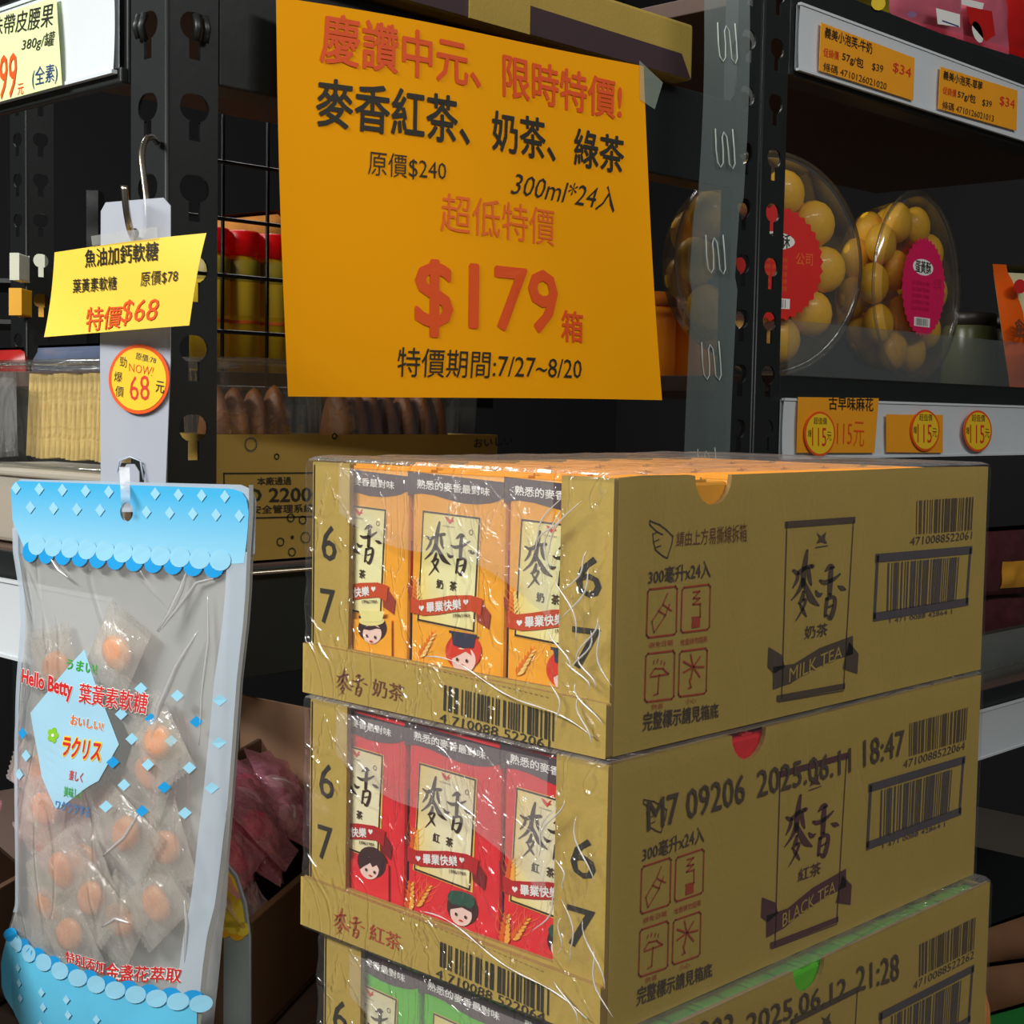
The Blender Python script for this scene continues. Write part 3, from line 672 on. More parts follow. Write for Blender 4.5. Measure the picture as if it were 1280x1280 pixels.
P.text('麥香紅茶、', [(160, 238), (612, 310), (612, 458), (155, 388)], INK, B_)
P.text('奶茶、', [(683, 343), (888, 372), (888, 505), (682, 468)], INK, B_)
P.text('綠茶', [(950, 392), (1110, 422), (1108, 537), (948, 512)], INK, B_)
P.text('原價$240', [(312, 465), (540, 498), (540, 566), (312, 544)], INK, -.004)
P.text('300ml*24入', [(745, 525), (1085, 575), (1078, 655), (738, 607)], INK, -.002, .3)
P.text('超低特價', [(527, 597), (882, 648), (878, 762), (525, 715)], INKO, .0)
P.text('$179', [(452, 795), (887, 838), (884, 1060), (456, 1037)], INKR, .03)
P.text('箱', [(897, 955), (968, 962), (966, 1058), (895, 1053)], INKR, .02)
P.text('特價期間:7/27~8/20', [(408, 1068), (962, 1098), (958, 1172), (405, 1160)], INK, .0)
P.build('printed_lettering', t)
tape = film('clear_tape', (.92, 1, .96), .35, (196, 214, 196), .3, .25, .3)
P = Print(sign, .9); P.poly([(797, 76), (826, 104), (817, 137), (799, 125)], tape, 0); P.build('sticky_tape', t)

# ================================================================== CARTON ON THE TOP SHELF
cart = Plane((0, 388, 0), (1, 0, 0), (0, 0, 1))
t = thing('kraft_carton', 'wide kraft carton with a dark lower band on the shelf above the poster', 'carton', (330, 480, 309))
m = MB(); m.box((130, 388, 309), (557, 640, 356), CARD); m.build('carton_body', t, bevel=3)
P = Print(cart, .25)
x1, x0_ = 553, 130
pl = Print(cart, .25, px=False); DKP = pm('purple_brown_print', (66, 44, 50), .6, var=.1)
pl.poly([(353, 310), (554, 310), (541, 329), (353, 331)], DKP, 0); pl.poly([(132, 310), (290, 310), (290, 331), (132, 331)], DKP, 0)
pl.poly([(300, 310), (303, 310), (303, 355), (300, 372)], INKBOX, 0); pl.poly([(306, 310), (311, 310), (311, 355), (306, 372)], INKBOX, 0); pl.poly([(314, 310), (315, 310), (315, 355), (314, 372)], INKBOX, 0)
pl.poly([(343, 310), (347, 310), (347, 355), (343, 355)], INKBOX, 0)
pl.build('printed_band', t)
m = MB(); m.plate(lambda u, v, n: (u, 386 - n, v), [(290, 309), (353, 309), (353, 358), (290, 358)], [], CARD, 2); m.build('overlapping_flap', t, bevel=.5)

# ================================================================== CLIP STRIP WITH S-SHAPED CUTS
cs = Plane(at(908, 0, 1240), (at(937, 0, 1250) - at(879, 0, 1230)), (0, 0, 1))
STRIP = film('translucent_strip', (.75, .8, .8), .34, (140, 156, 154), .25, .3, .15)
t = thing('clip_strip', 'long translucent grey plastic clip strip with curled cuts, hanging in front of the right post', 'clip strip', at(887, 560, 1240))
m = MB()
def csq(y, s_):   # centre line leans and sways
    xc = 908 + (887 - 908) * (y / 560) + 4 * math.sin(y / 110.) - (4 if 250 < y < 350 else 0)
    return cs.q(xc + s_ * 28.5, y)
ys = [-60 + 26 * k for k in range(26)]
m.grid(lambda a, b: cs.fr(*csq(-60 + b * 650, a * 2 - 1), 1.2 * math.sin(b * 9)), 6, 40, STRIP)
m.build('strip_body', t, True)
for yc in (-78, 55, 187, 319, 452, 585):
    x = csq(yc, 0); pts = []; m = MB()
    for (u, v) in ((-8, 17), (-9, 0), (-8.5, -10), (-6, -14.5), (-3, -11), (-2, 0), (-2, 10), (0, 14), (2.6, 10), (3, 0), (3, -12), (6, -16.5), (8.6, -12), (9, 0), (9, 16)):
        pts.append(cs.fr(x[0] + u, x[1] + v, 1.8))
    m.tube(pts, .55, pm('strip_cut_edge', (176, 186, 176), .4), 6); m.build('curled_cut', t, True)
t['label'] = 'long translucent grey plastic clip strip with curled cuts, hanging in front of the right post'

# ================================================================== WIRE MESH AND GOODS BEHIND
WM = Plane((0, 740, 0), (1, 0, 0), (0, 0, 1))
xa = WM.q(278, 380)[0]; za0 = WM.q(300, 352)[1]
t = thing('wire_mesh_panel', 'black wire mesh panel at the back of the centre bay', 'mesh panel', (500, 740, -60))
k = 0; x = xa - 50
while x < 672:
    m = MB(); m.tube([(x, 740, -70), (x, 740, 300)], 1.9 if k % 3 else 2.4, BLACK2, 6); m.build('vertical_wire', t, True); x += 50; k += 1
z = za0 - 50 * 8
while z < 290:
    if z > -70: m = MB(); m.tube([(xa - 60, 736.5, z), (672, 736.5, z)], 1.9, BLACK2, 6); m.build('cross_wire', t, True)
    z += 50.5
BOTY = film('yellow_bottle', (.9, .8, .1), .9, (236, 206, 40), .3, .2, .1, tls=.5); CAPR = film('red_cap', (1, 0, 0), 1, (226, 20, 22), .2, .3, .1, tls=.45); AMB = film('amber_jar', (1, .6, .1), .9, (232, 146, 30), .4, .15, .2, tls=.5)
def bottle(x, y, z, s_=1.0):
    t = thing('sauce_bottle', 'x', 'bottle', (x, y, z)); fr = lambda a, b, c: (x + a * s_, y + b * s_, z + c * s_)
    m = MB(); m.lathe([(0, 0), (19, 0), (20, 3), (20, 100), (18, 112), (15, 120)], BOTY, fr, 24); m.build('bottle_body', t, True)
    m = MB(); m.lathe([(15, 118), (19, 119), (19.5, 141), (18, 143), (0, 143)], CAPR, fr, 24); m.build('cap', t, True)
    m = MB(); m.lathe([(20.3, 92), (20.4, 93), (20.4, 112), (18.5, 114)], pm('olive_band', (150, 130, 30), .5), fr, 24); m.lathe([(20.4, 50), (20.5, 50.5), (20.5, 53), (20.4, 53.5)], INKO, fr, 24); m.build('label_band', t, True)
    m = MB(); m.lathe([(20.35, 58), (20.4, 58.5), (20.4, 91), (20.35, 91.5)], film('yellow_label', (1, 1, 0), 1, (236, 206, 60), .1, .4, .1, tls=.45), fr, 24); m.build('paper_label', t, True)
    return t
bx = Plane((0, 860, 0), (1, 0, 0), (0, 0, 1))
b1 = bottle(bx.q(300, 400)[0], 860, 60); b1['label'] = 'yellow bottle with red cap behind the mesh, nearest the left post'; b1['group'] = 'yellow bottles behind the mesh'
dup(b1, (bx.q(338, 400)[0], 860, 60), 'yellow bottle with red cap behind the mesh, beside the poster edge')
dup(b1, (bx.q(262, 400)[0], 860, 60), 'yellow bottle with red cap glimpsed behind the post slots')
# pale orange snack bags above the bottles
def pillow(name, label, cat, pl, quad, mat, th=14, crimp=6, group=None, art=None, parent=None, seg=16, wr=1.0, back=True):
    """a sealed soft pack: four photo corners on a real plane, puffed to both sides, crimped ends"""
    q = [Vector(pl.q(*p)) for p in quad]; m = MB(); sd = random.random() * 50
    def f(a, b, s_):
        p = (q[0] * (1 - a) + q[1] * a) * (1 - b) + (q[3] * (1 - a) + q[2] * a) * b
        h = (max(0, math.sin(PI * a)) ** .55) * (max(0, math.sin(PI * min(max((b - .07) / .86, 0), 1))) ** .6)
        n = s_ * (th / 2 * h) + wr * h * noise.noise(Vector((p.x * .05, p.y * .05, sd))) * 3
        if (b < .06 or b > .94): n += .8 * math.sin(b * 300)
        sc_ = 1 - .04 * math.sin(PI * b) * (1 if 0 < a < 1 else 1)
        return pl.fr(p.x, p.y, n)
    m.grid(lambda a, b: f(a, b, 1), seg, seg, mat)
    if back: m.grid(lambda a, b: f(a, b, -1), seg, seg, mat)
    if parent: return m.build(name, parent, True)
    return tag(m.build(name, None, True), label, cat, group), f
ob = pm('pale_orange_bag', (226, 150, 70), .4, var=.25, scale=60)
pillow('snack_bag', 'pale orange snack bag behind the mesh above the red bottle caps', 'snack bag', Plane((0, 930, 0), (1, 0, 0), (0, 0, 1)), [(268, 270), (352, 262), (352, 345), (268, 350)], ob, 20)
def amber(x, y, z, label):
    t = thing('amber_jar', label, 'jar', (x, y, z)); fr = lambda a, b, c: (x + a, y + b, z + c)
    m = MB(); m.lathe([(0, 0), (34, 0), (38, 6), (38, 86), (36, 92), (39, 94), (39, 100), (36, 104), (0, 104)], AMB, fr, 32); m.build('jar_body', t, True)
    m = MB(); m.lathe([(37, 104), (39.5, 104.5), (39.5, 120), (37, 122), (0, 122)], pm('amber_lid', (160, 84, 20), .3), fr, 32); m.build('lid', t, True); return t
ax = Plane((0, 830, 0), (1, 0, 0), (0, 0, 1))
amber(ax.q(868, 400)[0], 830, 61, 'amber jar behind the mesh between poster and clip strip')
amber(ax.q(812, 400)[0], 835, 61, 'amber jar behind the mesh, mostly hidden by the poster edge')

# ================================================================== CENTRE BAY: display carton with boxed lettering, clear cookie boxes
t = thing('display_carton', 'kraft display carton with boxed black lettering and printed bubbles', 'carton', (220, 480, -77))
X0, X1, Yf, Yb, Z0, Z1 = 87, 350, 410, 468, -75, 9
m = MB(); m.plate(lambda u, v, n: (u, Yf - n, v), rect(X0, Z0, X1, Z1), [], pm('olive_card', (160, 128, 52), .7, var=.08), 2.5); fp = m.build('front_panel', t, bevel=.6)
m = MB(); m.box((X0, Yf + 2.5, Z0), (X0 + 2.5, Yb, Z1), MAT['olive_card']); m.box((X1 - 2.5, Yf + 2.5, Z0), (X1, Yb, Z1), MAT['olive_card']); m.box((X0, Yb - 2.5, Z0), (X1, Yb, Z1), MAT['olive_card']); m.build('side_panel', t)
m = MB(); m.box((X0, Yf + 2.5, Z0), (X1, Yb, Z0 + 2), MAT['olive_card']); m.build('base_panel', t)
dc = Plane((0, Yf, 0), (1, 0, 0), (0, 0, 1))
P = Print(dc, .25, tf=lambda x, y: (250 + x / 4.74, 450 + y / 4.74))
P.line([(140, 672), (760, 668)], 1.0, INK); P.line([(140, 672), (145, 940)], 1.0, INK); P.line([(145, 940), (760, 925)], 1.0, INK)
P.text('本廠通過', [(337, 694), (540, 690), (540, 738), (337, 742)], INK, .015)
P.text('ISO 22000', [(170, 762), (720, 752), (720, 838), (170, 846)], INK, .035)
P.text('食品安全管理系統驗證', [(170, 868), (790, 845), (790, 898), (170, 915)], INK, .015)
BUB = pm('printed_bubble', (206, 190, 128), .5)
for (x, y, r) in ((300, 500, 34), (453, 572, 13), (796, 452, 13), (536, 935, 20), (607, 948, 20), (624, 1052, 27), (475, 1078, 20), (543, 1138, 20), (545, 1050, 6)):
    P.line([(x + r * math.cos(a * PI / 8), y + r * 1.15 * math.sin(a * PI / 8)) for a in range(16)], .7 + r * .02, BUB, 1, True)
P.build('printed_lettering', fp)
Q = Print(dc, .25); Q.text('おいしい', [(592, 548), (640, 546), (640, 556), (592, 560)], INK, .02); Q.build('printed_word', fp)
clear = film('clear_tub', (.96, .97, .95), .05, (200, 200, 190), .55, .1, .25, (40, 40, 40))
BRN = pm('brown_cookie', (126, 72, 24), .55, var=.3, scale=60, bump=.5, bscale=150)
BRN2 = pm('dark_cookie', (88, 44, 20), .6, var=.3, scale=60, bump=.5, bscale=150)
def clearbox(label, x0, x1, y0, y1, z0, z1, group=None, ribs=4):
    t = thing('clear_cookie_box', label, 'plastic box', ((x0 + x1) / 2, (y0 + y1) / 2, z0), group)
    m = MB(); cx, cy, hx, hy = (x0 + x1) / 2, (y0 + y1) / 2, (x1 - x0) / 2, (y1 - y0) / 2
    def f(a, b):
        an = 2 * PI * a; k = 5; c, s_ = math.cos(an), math.sin(an); r = (abs(c) ** k + abs(s_) ** k) ** (-1 / k)
        tp = 1 - .12 * (1 - b) + (.02 if b > .96 else 0); rib = 1 + .012 * (math.sin(a * 160) if .1 < b < .9 else 0)
        return (cx + hx * r * c * tp * rib, cy + hy * r * s_ * tp * rib, z0 + (z1 - z0) * b)
    m.grid(f, 160, 12, clear); m.grid(lambda a, b: (x0 + 2 + (x1 - x0 - 4) * a, y0 + 2 + (y1 - y0 - 4) * b, z1 + 3 * math.sin(PI * a) * math.sin(PI * b)), 10, 8, clear)
    m.build('tub', t, True)
    m = MB(); m.tube([(x0, y0, z1), (x1, y0, z1), (x1, y1, z1), (x0, y1, z1)], 1.6, clear, 6, True); m.build('rim', t); return t
cbs = [(92, 190, 'clear plastic box of brown biscuits beside the left post, above the display carton'), (196, 344, 'clear plastic box of dark biscuits under the poster bottom edge')]
for i, (a, b, l) in enumerate(cbs): clearbox(l, a, b, 416, 463, -72, 58 - i * 4, 'clear boxes in the display carton')
cook = None
for i, (a, b, _) in enumerate(cbs):
    n = int((b - a - 24) / 16)
    for k in range(n):
        x = a + 16 + k * 16
        if cook is None:
            m = MB(); m.lathe([(0, -5), (30, -6), (36, -3), (38, 0), (36, 3), (30, 6), (0, 5)], BRN, lambda p, q_, r: (x + r, 439 + p * .42, -8 + q_ * 1.35), 24); cook = m.build('biscuit', None, True, loc=(x, 439, -8)); o = cook
        else: o = dup(cook, (x, 439 + random.uniform(-2, 2), -8 + random.uniform(-3, 3)))
        tag(o, ('brown biscuit standing in the clear box beside the left post', 'dark biscuit standing in the clear box under the poster')[i], 'biscuit', 'biscuits in clear boxes')
        o.rotation_euler = (0, 0, random.uniform(-.1, .1))
# thin wire along the shelf edge under the carton
m = MB(); m.tube([(86, YP - 4, -82), (660, YP - 4, -84)], 1.5, STEEL, 6); tag(m.build('edge_wire', smooth=True), 'thin metal wire running along the edge of the middle shelf', 'wire')

# ================================================================== LEFT END SHELF GOODS
EW = Plane((70, 0, 0), (0, -1, 0), (0, 0, 1))
t = thing('clear_wafer_tray', 'clear ribbed plastic tray of pale wafer rolls at the left edge', 'plastic tray', (110, 590, -10))
m = MB(); yA, yB, z0, z1 = 470, 700, -18, 56
m.grid(lambda a, b: (64 + (2.0 * abs(math.sin(a * 58)) if .15 < b < .9 else 0) - 8 * b, yA + (yB - yA) * a, z0 + (z1 - z0) * b), 230, 8, clear)
m.grid(lambda a, b: (56 + 94 * b, yA + (yB - yA) * a, z1 + .5), 6, 4, clear); m.build('tray_wall', t, True)
m = MB(); m.tube([(55, yA, z1), (55, yB, z1), (150, yB, z1), (150, yA, z1)], 2, clear, 6, True); m.tube([(62, yA, z0), (62, yB, z0)], 1.8, clear, 6); m.build('tray_rim', t, True)
WAF = pm('wafer', (226, 196, 122), .6, var=.2, scale=120, bump=.4, bscale=300); WAF2 = pm('wafer_filling', (226, 160, 60), .6, var=.2, scale=50)
wp = None; yy = 488
ws = [5, 5, 6, 5, 6, 5, 5, 6, 8, 7, 6, 6, 7, 6, 8, 8, 7, 6, 6, 7, 8]
for i, wd in enumerate(ws):
    m = MB(); y = yy + wd / 2; mm = WAF2 if i in (3, 4) else WAF; h = 60 if i not in (3, 4) else 48
    m.grid(lambda a, b: (76 + 8 * math.cos(2 * PI * a) + 3 * b, y + (wd / 2 - .2) * math.sin(2 * PI * a), -12 + h * b + .8 * math.sin(i)), 12, 6, mm)
    tag(m.build('wafer_roll', None, True), ('flat pale wafer standing in the clear ribbed tray at the left' if mm is WAF else 'orange filled wafer standing in the clear ribbed tray at the left'), 'wafer', 'wafers in the ribbed tray'); yy += wd
# plain translucent box below the tray
FROST = film('frosted_plastic', (.9, .88, .84), .72, (206, 198, 182), .25, .35, .1)
t = thing('frosted_box', 'frosted beige plastic box under the wafer tray', 'plastic box', (110, 590, -77))
m = MB(); m.box((60, 476, -75), (150, 720, -20), FROST); m.build('box_body', t, bevel=3)
m = MB(); m.box((57, 474, -26), (152, 722, -21), FROST); m.build('box_lid', t, bevel=1.5)
m = MB(); m.box((68, 484, -73), (140, 712, -34), BEIGE); m.build('cake_slab', t, bevel=4)
# clear bag at far left with creases
cb = film('clear_bag', (.97, .97, .97), .2, (205, 205, 200), .7, .12, 1.2, (50, 50, 22), dist=.008)
o, _ = pillow('clear_bag', 'crumpled clear cellophane bag at the left edge beside the wafer tray', 'bag', Plane((52, 0, 0), (0, -1, 0), (0, 0, 1)), [(-40, 462), (20, 466), (22, 570), (-40, 575)], cb, 10)
# dim goods behind, upper left
def slab(name, label, cat, pl, quad, th, mat, group=None, bev=1.5):
    m = MB(); q = [pl.q(*p) for p in quad][::-1]
    m.plate(lambda u, v, n: pl.fr(u, v, n), q, [], mat, th); return tag(m.build(name, bevel=bev), label, cat, group)
bk = Plane((420, 0, 0), (0, -1, 0), (0, 0, 1))
pillow('snack_bag', 'blue grey snack bag with red edge behind the small yellow tag', 'snack bag', bk, [(48, 432), (150, 428), (150, 480), (40, 480)], pm('blue_grey_bag', (92, 104, 130), .35, var=.2), 50)
pillow('snack_bag', 'dark red snack bag at the far left edge above the wafer tray', 'snack bag', bk, [(-40, 436), (30, 434), (34, 480), (-40, 480)], pm('red_bag', (170, 34, 30), .35, var=.2), 50)
fp_ = Plane(at(40, 340, 1950), (1, -1.04, 0), (0, 0, 1))
PALE = pm('pale_box', (220, 222, 200), .5); YB = pm('yellow_box', (240, 176, 30), .5)
t = thing('far_box', 'distant box with white top and yellow middle at the left edge', 'box', at(20, 400, 1900))
Fq = Plane(at(20, 360, 1850), (1, -1.04, 0), (0, 0, 1))
for nme, q_, mt in (('box_top', [(12, 316), (24, 316), (24, 350), (12, 350)], PALE), ('box_body', [(11, 360), (27, 360), (27, 394), (11, 394)], YB)):
    m = MB(); m.plate(lambda u, v, n: Fq.fr(u, v, n), [Fq.q(*p) for p in q_][::-1], [], mt, 40); m.build(nme, t, bevel=2)
slab('far_jar', 'distant pale jar seen through the far post keyholes', 'jar', Plane(at(40, 340, 2050), (1, -1.04, 0), (0, 0, 1)), [(28, 306), (56, 306), (56, 350), (28, 350)], 40, PALE)
slab('far_jar', 'distant orange jar seen through the far post keyholes', 'jar', Plane(at(40, 340, 2050), (1, -1.04, 0), (0, 0, 1)), [(28, 360), (56, 360), (56, 400), (28, 400)], 40, YB)
t = thing('far_rack', 'distant dark rack holding pale and orange jars at the left edge', 'rack', at(40, 420, 2080))
FQ = Plane(at(40, 340, 2050), (1, -1.04, 0), (0, 0, 1))
for yy_ in (351, 401):
    a_, b_ = FQ.q(-60, yy_), FQ.q(120, yy_); m = MB(); m.box((a_[0], a_[1] - 6, -120), (b_[0], a_[1] - .3, 60), BLACK, lambda u, v, n: FQ.fr(u, v, n)); m.build('rack_deck', t)
for xx_ in (-58, 118):
    a_ = FQ.q(xx_, 351); m = MB(); m.box((a_[0] - 8, -1420, -20), (a_[0] + 8, a_[1] + 120, 10), BLACK, lambda u, v, n: FQ.fr(u, v, n)); m.build('rack_leg', t)
# handwritten pale green note on the upper-left rail
LSn = Plane((XP - 12.5, 0, 0), (0, -1, 0), (0, 0, 1))
t = thing('price_note', 'pale green handwritten note on the upper left white price rail', 'price note', (XP - 12, 600, 240))
P = Print(LSn, 0, tf=lambda x, y: (x / 7.11, y / 7.11))
P.quadgrid([(-300, 220), (500, -30), (552, 755), (-300, 985)], GREENP, 0, 10, 6); P.build('paper_sheet', t)
P = Print(LSn, .3, tf=lambda x, y: (x / 7.11, y / 7.11))
P.text('味帶皮腰果', [(-70, 165), (480, 20), (470, 235), (-70, 330)], INK, .0, .1)
P.text('380g/罐', [(195, 345), (495, 270), (495, 425), (195, 470)], INK, 0, .2)
P.text('(全素)', [(290, 600), (515, 555), (515, 740), (290, 795)], INKBLUE, .0, .05)
P.text('199', [(-60, 510), (155, 460), (150, 860), (-60, 900)], INKR, .01, .1); P.text('元', [(160, 750), (215, 735), (212, 835), (160, 848)], INKR, 0)
P.build('handwriting', t)

# ================================================================== HANGING CANDY POUCH
HUP = Vector((0, 0, 1))
fwd = to_world(Vector((0, 0, 1))); fwd.z = 0; fwd.normalize(); rgt = Vector((fwd.y, -fwd.x, 0))
th = math.radians(31); BU = rgt * math.cos(th) - fwd * math.sin(th)
bag = Plane(at(160, 640, 822), BU, (0, 0, 1))
ROWS = [(600, 24, 308), (606, 16, 318), (640, 16, 318), (690, 17, 315), (740, 26, 313), (780, 29, 310), (850, 23, 302), (920, 19, 297), (1000, 19, 291), (1080, 20, 284), (1130, 20, 279), (1165, 10, 272), (1200, 1, 268), (1240, 2, 264), (1262, 16, 261), (1290, 40, 258), (1330, 55, 255)]
def edge(y):
    for a, b in zip(ROWS, ROWS[1:]):
        if a[0] <= y <= b[0]:
            t_ = (y - a[0]) / (b[0] - a[0]); return a[1] + (b[1] - a[1]) * t_, a[2] + (b[2] - a[2]) * t_
    return (ROWS[0][1], ROWS[0][2]) if y < ROWS[0][0] else (ROWS[-1][1], ROWS[-1][2])
vt = bag.q(160, 690)[1]; vb = bag.q(160, 1300)[1]; ul = bag.q(20, 900)[0]; ur = bag.q(285, 900)[0]
def bulge(u, v):
    a = min(max((u - ul) / (ur - ul), 0), 1); b = min(max((vt - v) / (vt - vb), 0), 1)
    h = math.sin(PI * a) ** .7 * (math.sin(PI * min(b * .62 + .0, 1)) ** .8 if b > 0 else 0)
    return 13 * h + h * 2.2 * noise.noise(Vector((u * .035, v * .03, 3.3)))
bag.bulge = bulge
pouch = film('pouch_film', (.98, .99, 1), .17, (232, 234, 232), .6, .11, .4, (9, 9, 6), dist=.003, ridge=.02)
seal = film('pouch_seal', (.9, .95, 1), .68, (206, 220, 232), .3, .3, .4, (30, 30, 60), dist=.001)
t = thing('candy_pouch', 'clear pouch of wrapped gummies with blue scalloped top and bottom, hanging at the left', 'candy pouch', bag.fr(0, vb, 0))
m = MB()
def bq(a, y):
    l, r = edge(y); return bag.q(l + (r - l) * a, y)
m.grid(lambda a, b: bag.fr(*bq(a, 672 + b * 640), .2), 60, 110, pouch); m.build('front_film', t, True)
m = MB()
def bk_(a, y):
    u, v = bq(a, y); return bag.O + bag.U * u + bag.V * v + bag.N * (-1.2 - .9 * bulge(u, v))
m.grid(lambda a, b: bk_(a, 672 + b * 640), 30, 50, film('pouch_back_film', (.98, .99, 1), .78, (226, 226, 222), .3, .2, .6, (16, 16, 8), dist=.004)); m.build('back_film', t, True)
# white seals down both sides and the milky right gusset
m = MB()
def sq(a, y, w0, w1):
    l, r = edge(y); return bag.q(r - w0 + (w0 - w1) * a, y)
m.grid(lambda a, b: bag.fr(*sq(a, 690 + b * 610, 30, 5), .7), 6, 80, seal)
m.grid(lambda a, b: bag.fr(*sq(a, 606 + b * 700, 6, 0), .5 + .3 * (a)), 2, 120, pm('foil_edge', (196, 196, 190), .3, metal=.7, bump=.12, bscale=900))
def sl(a, y, w0): l, r = edge(y); return bag.q(l + w0 * a, y)
m.grid(lambda a, b: bag.fr(*sl(a, 660 + b * 480, 7), .6), 2, 60, seal); m.build('side_seal', t, True)
# header with a real hang hole
def ring(cx, cy, rx, ry, n=20): return [(cx + rx * math.cos(2 * PI * k / n), cy + ry * math.sin(2 * PI * k / n)) for k in range(n)]
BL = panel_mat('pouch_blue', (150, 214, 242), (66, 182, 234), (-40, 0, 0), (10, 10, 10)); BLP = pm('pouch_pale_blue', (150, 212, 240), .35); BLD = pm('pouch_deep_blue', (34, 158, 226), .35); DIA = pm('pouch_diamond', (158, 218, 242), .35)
nt = BL.node_tree; mp = [n for n in nt.nodes if n.type == 'MAPPING'][0]; gr = [n for n in nt.nodes if n.type == 'TEX_GRADIENT'][0]; gr.gradient_type = 'LINEAR'
cr = [n for n in nt.nodes if n.type == 'VALTORGB'][0]
sx = nt.nodes.new('ShaderNodeSeparateXYZ'); tcn = [n for n in nt.nodes if n.type == 'TEX_COORD'][0]; nt.links.new(tcn.outputs['Object'], sx.inputs[0])
mr = nt.nodes.new('ShaderNodeMapRange'); zt = (bag.fr(*bag.q(160, 612)).z - bag.fr(0, vb, 0).z) * S; zl = (bag.fr(*bag.q(160, 690)).z - bag.fr(0, vb, 0).z) * S
mr.inputs['From Min'].default_value = zt; mr.inputs['From Max'].default_value = zl; nt.links.new(sx.outputs['Z'], mr.inputs[0]); nt.links.new(mr.outputs[0], cr.inputs[0])
cr.color_ramp.elements[1].position = 1
def hb(x): return 683 + (x - 40) * .085      # lower edge of the header print
m = MB(); hole = [bag.q(*p) for p in ring(159.5, 640, 8, 12)]
outer = [(24, 601), (292, 611), (303, 615), (309, 624), (312, 640)] + [(311, 660), (309, 680), (306, hb(306) - 2)] + [(x, hb(x)) for x in range(295, 37, -12)] + [(34, 690), (17, 650), (15, 612), (18, 604)]
m.plate(lambda u, v, n: bag.fr(u, v, n + .8), [bag.q(*p) for p in outer][::-1], [hole], BL, .5)
mg = MB(); mg.plate(lambda u, v, n: bag.fr(u, v, n - .6), [bag.q(*p) for p in [(24, 599), (300, 606), (314, 612), (319, 626), (317, 692), (300, 705), (17, 692), (14, 612)]][::-1], [hole], seal, .3); mg.build('header_seal', t)
m.build('header_card', t)
P = Print(bag, 1.1)
for r, (y0, x0, n) in enumerate(((610, 22, 10), (634, 40, 10), (660, 24, 0))):
    for k in range(n):
        x = x0 + k * 29; y = y0 + (x - x0) * .04
        if abs(x - 160) < 14: continue
        if x < 306: P.poly([(x, y - 8), (x + 6, y), (x, y + 8), (x - 6, y)], DIA, 1)
k = 0; x = 48.0
while x < 297:
    y = hb(x); w_ = 10 + .012 * x
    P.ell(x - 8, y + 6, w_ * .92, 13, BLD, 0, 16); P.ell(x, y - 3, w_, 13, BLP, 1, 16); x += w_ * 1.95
# lower blue field
def lb(x): return 1176 + (x - 14) * .31 + 8 * math.sin((x - 14) / 250 * PI)
def lowq(a, b):
    y0 = 1176; xl, xr = 8, 256; x = xl + (xr - xl) * a; y = lb(x); yb = 1320; yy = y + (yb - y) * b; l, r = edge(yy); x = max(x, l + 2) if a > .01 else l + 2
    return bag.fr(*bag.q(x, yy), 1.0)
P.mb.grid(lambda a, b: lowq(a, b), 30, 10, pm('pouch_low_blue', (96, 194, 236), .35, var=.3, scale=14))
for k in range(11):
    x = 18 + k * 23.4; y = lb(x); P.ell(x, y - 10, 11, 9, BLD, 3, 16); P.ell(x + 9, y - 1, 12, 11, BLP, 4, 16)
for k in range(16):
    x = 30 + (k * 37) % 220; y = lb(x) + 24 + (k * 53) % 60; P.poly([(x, y - 6), (x + 5, y), (x, y + 6), (x - 5, y)], DIA, 4)
P.build('scalloped_print', t)
# printed words
zz3 = lambda x, y: (x / 3.2, 580 + y / 3.2)
P = Print(bag, .7, tf=zz3)
LBL = pm('pouch_print_sky', (166, 214, 236), .4, var=.03); PR = pm('pouch_red', (216, 44, 44), .4); PG = pm('pouch_green', (60, 176, 60), .4); PGL = pm('pouch_lime', (140, 206, 50), .4); PO = pm('pouch_orange', (238, 120, 30), .4); PYL = pm('pouch_yellow', (252, 214, 60), .4); PBL = pm('pouch_blue_txt', (40, 130, 200), .4); PKW = pm('pouch_white', (246, 244, 240), .4)
P.quadgrid([(372, 735), (372, 735), (528, 1110), (372, 1110)], LBL, 0, 10, 10); P.quadgrid([(372, 735), (372, 735), (372, 1110), (150, 990)], LBL, 0, 10, 10)
P.quadgrid([(150, 990), (372, 1100), (372, 1300), (210, 1240)], LBL, 0, 6, 6); P.quadgrid([(372, 1100), (528, 1108), (460, 1250), (372, 1300)], LBL, 0, 6, 6); P.quadgrid([(210, 1240), (460, 1245), (300, 1360), (280, 1360)], LBL, 0, 6, 6)
P.text('Hello Betty', [(104, 812), (338, 858), (335, 952), (100, 890)], PKW, .10, 0, 1); P.text('Hello Betty', [(106, 815), (336, 860), (333, 948), (102, 888)], PR, .05, 0, 2)
P.text('葉黃素軟糖', [(364, 862), (636, 905), (630, 996), (360, 946)], PKW, .05, 0, 1); P.text('葉黃素軟糖', [(366, 865), (634, 908), (628, 992), (362, 944)], PR, .015, 0, 2)
P.text('うまい!', [(305, 772), (432, 790), (430, 835), (303, 812)], PG, .03, 0, 2)
P.text('おいしい!', [(328, 990), (470, 1018), (466, 1060), (326, 1036)], PKW, .07, 0, 1); P.text('おいしい!', [(330, 992), (468, 1020), (464, 1057), (328, 1032)], PO, .03, 0, 2)
P.text('ラクリス', [(300, 1068), (472, 1090), (466, 1182), (294, 1160)], PYL, .12, 0, 1); P.text('ラクリス', [(304, 1074), (468, 1096), (462, 1175), (298, 1153)], PR, .045, 0, 2)
P.text('楽しく', [(343, 1206), (402, 1216), (400, 1256), (341, 1246)], PR, .01, 0, 2)
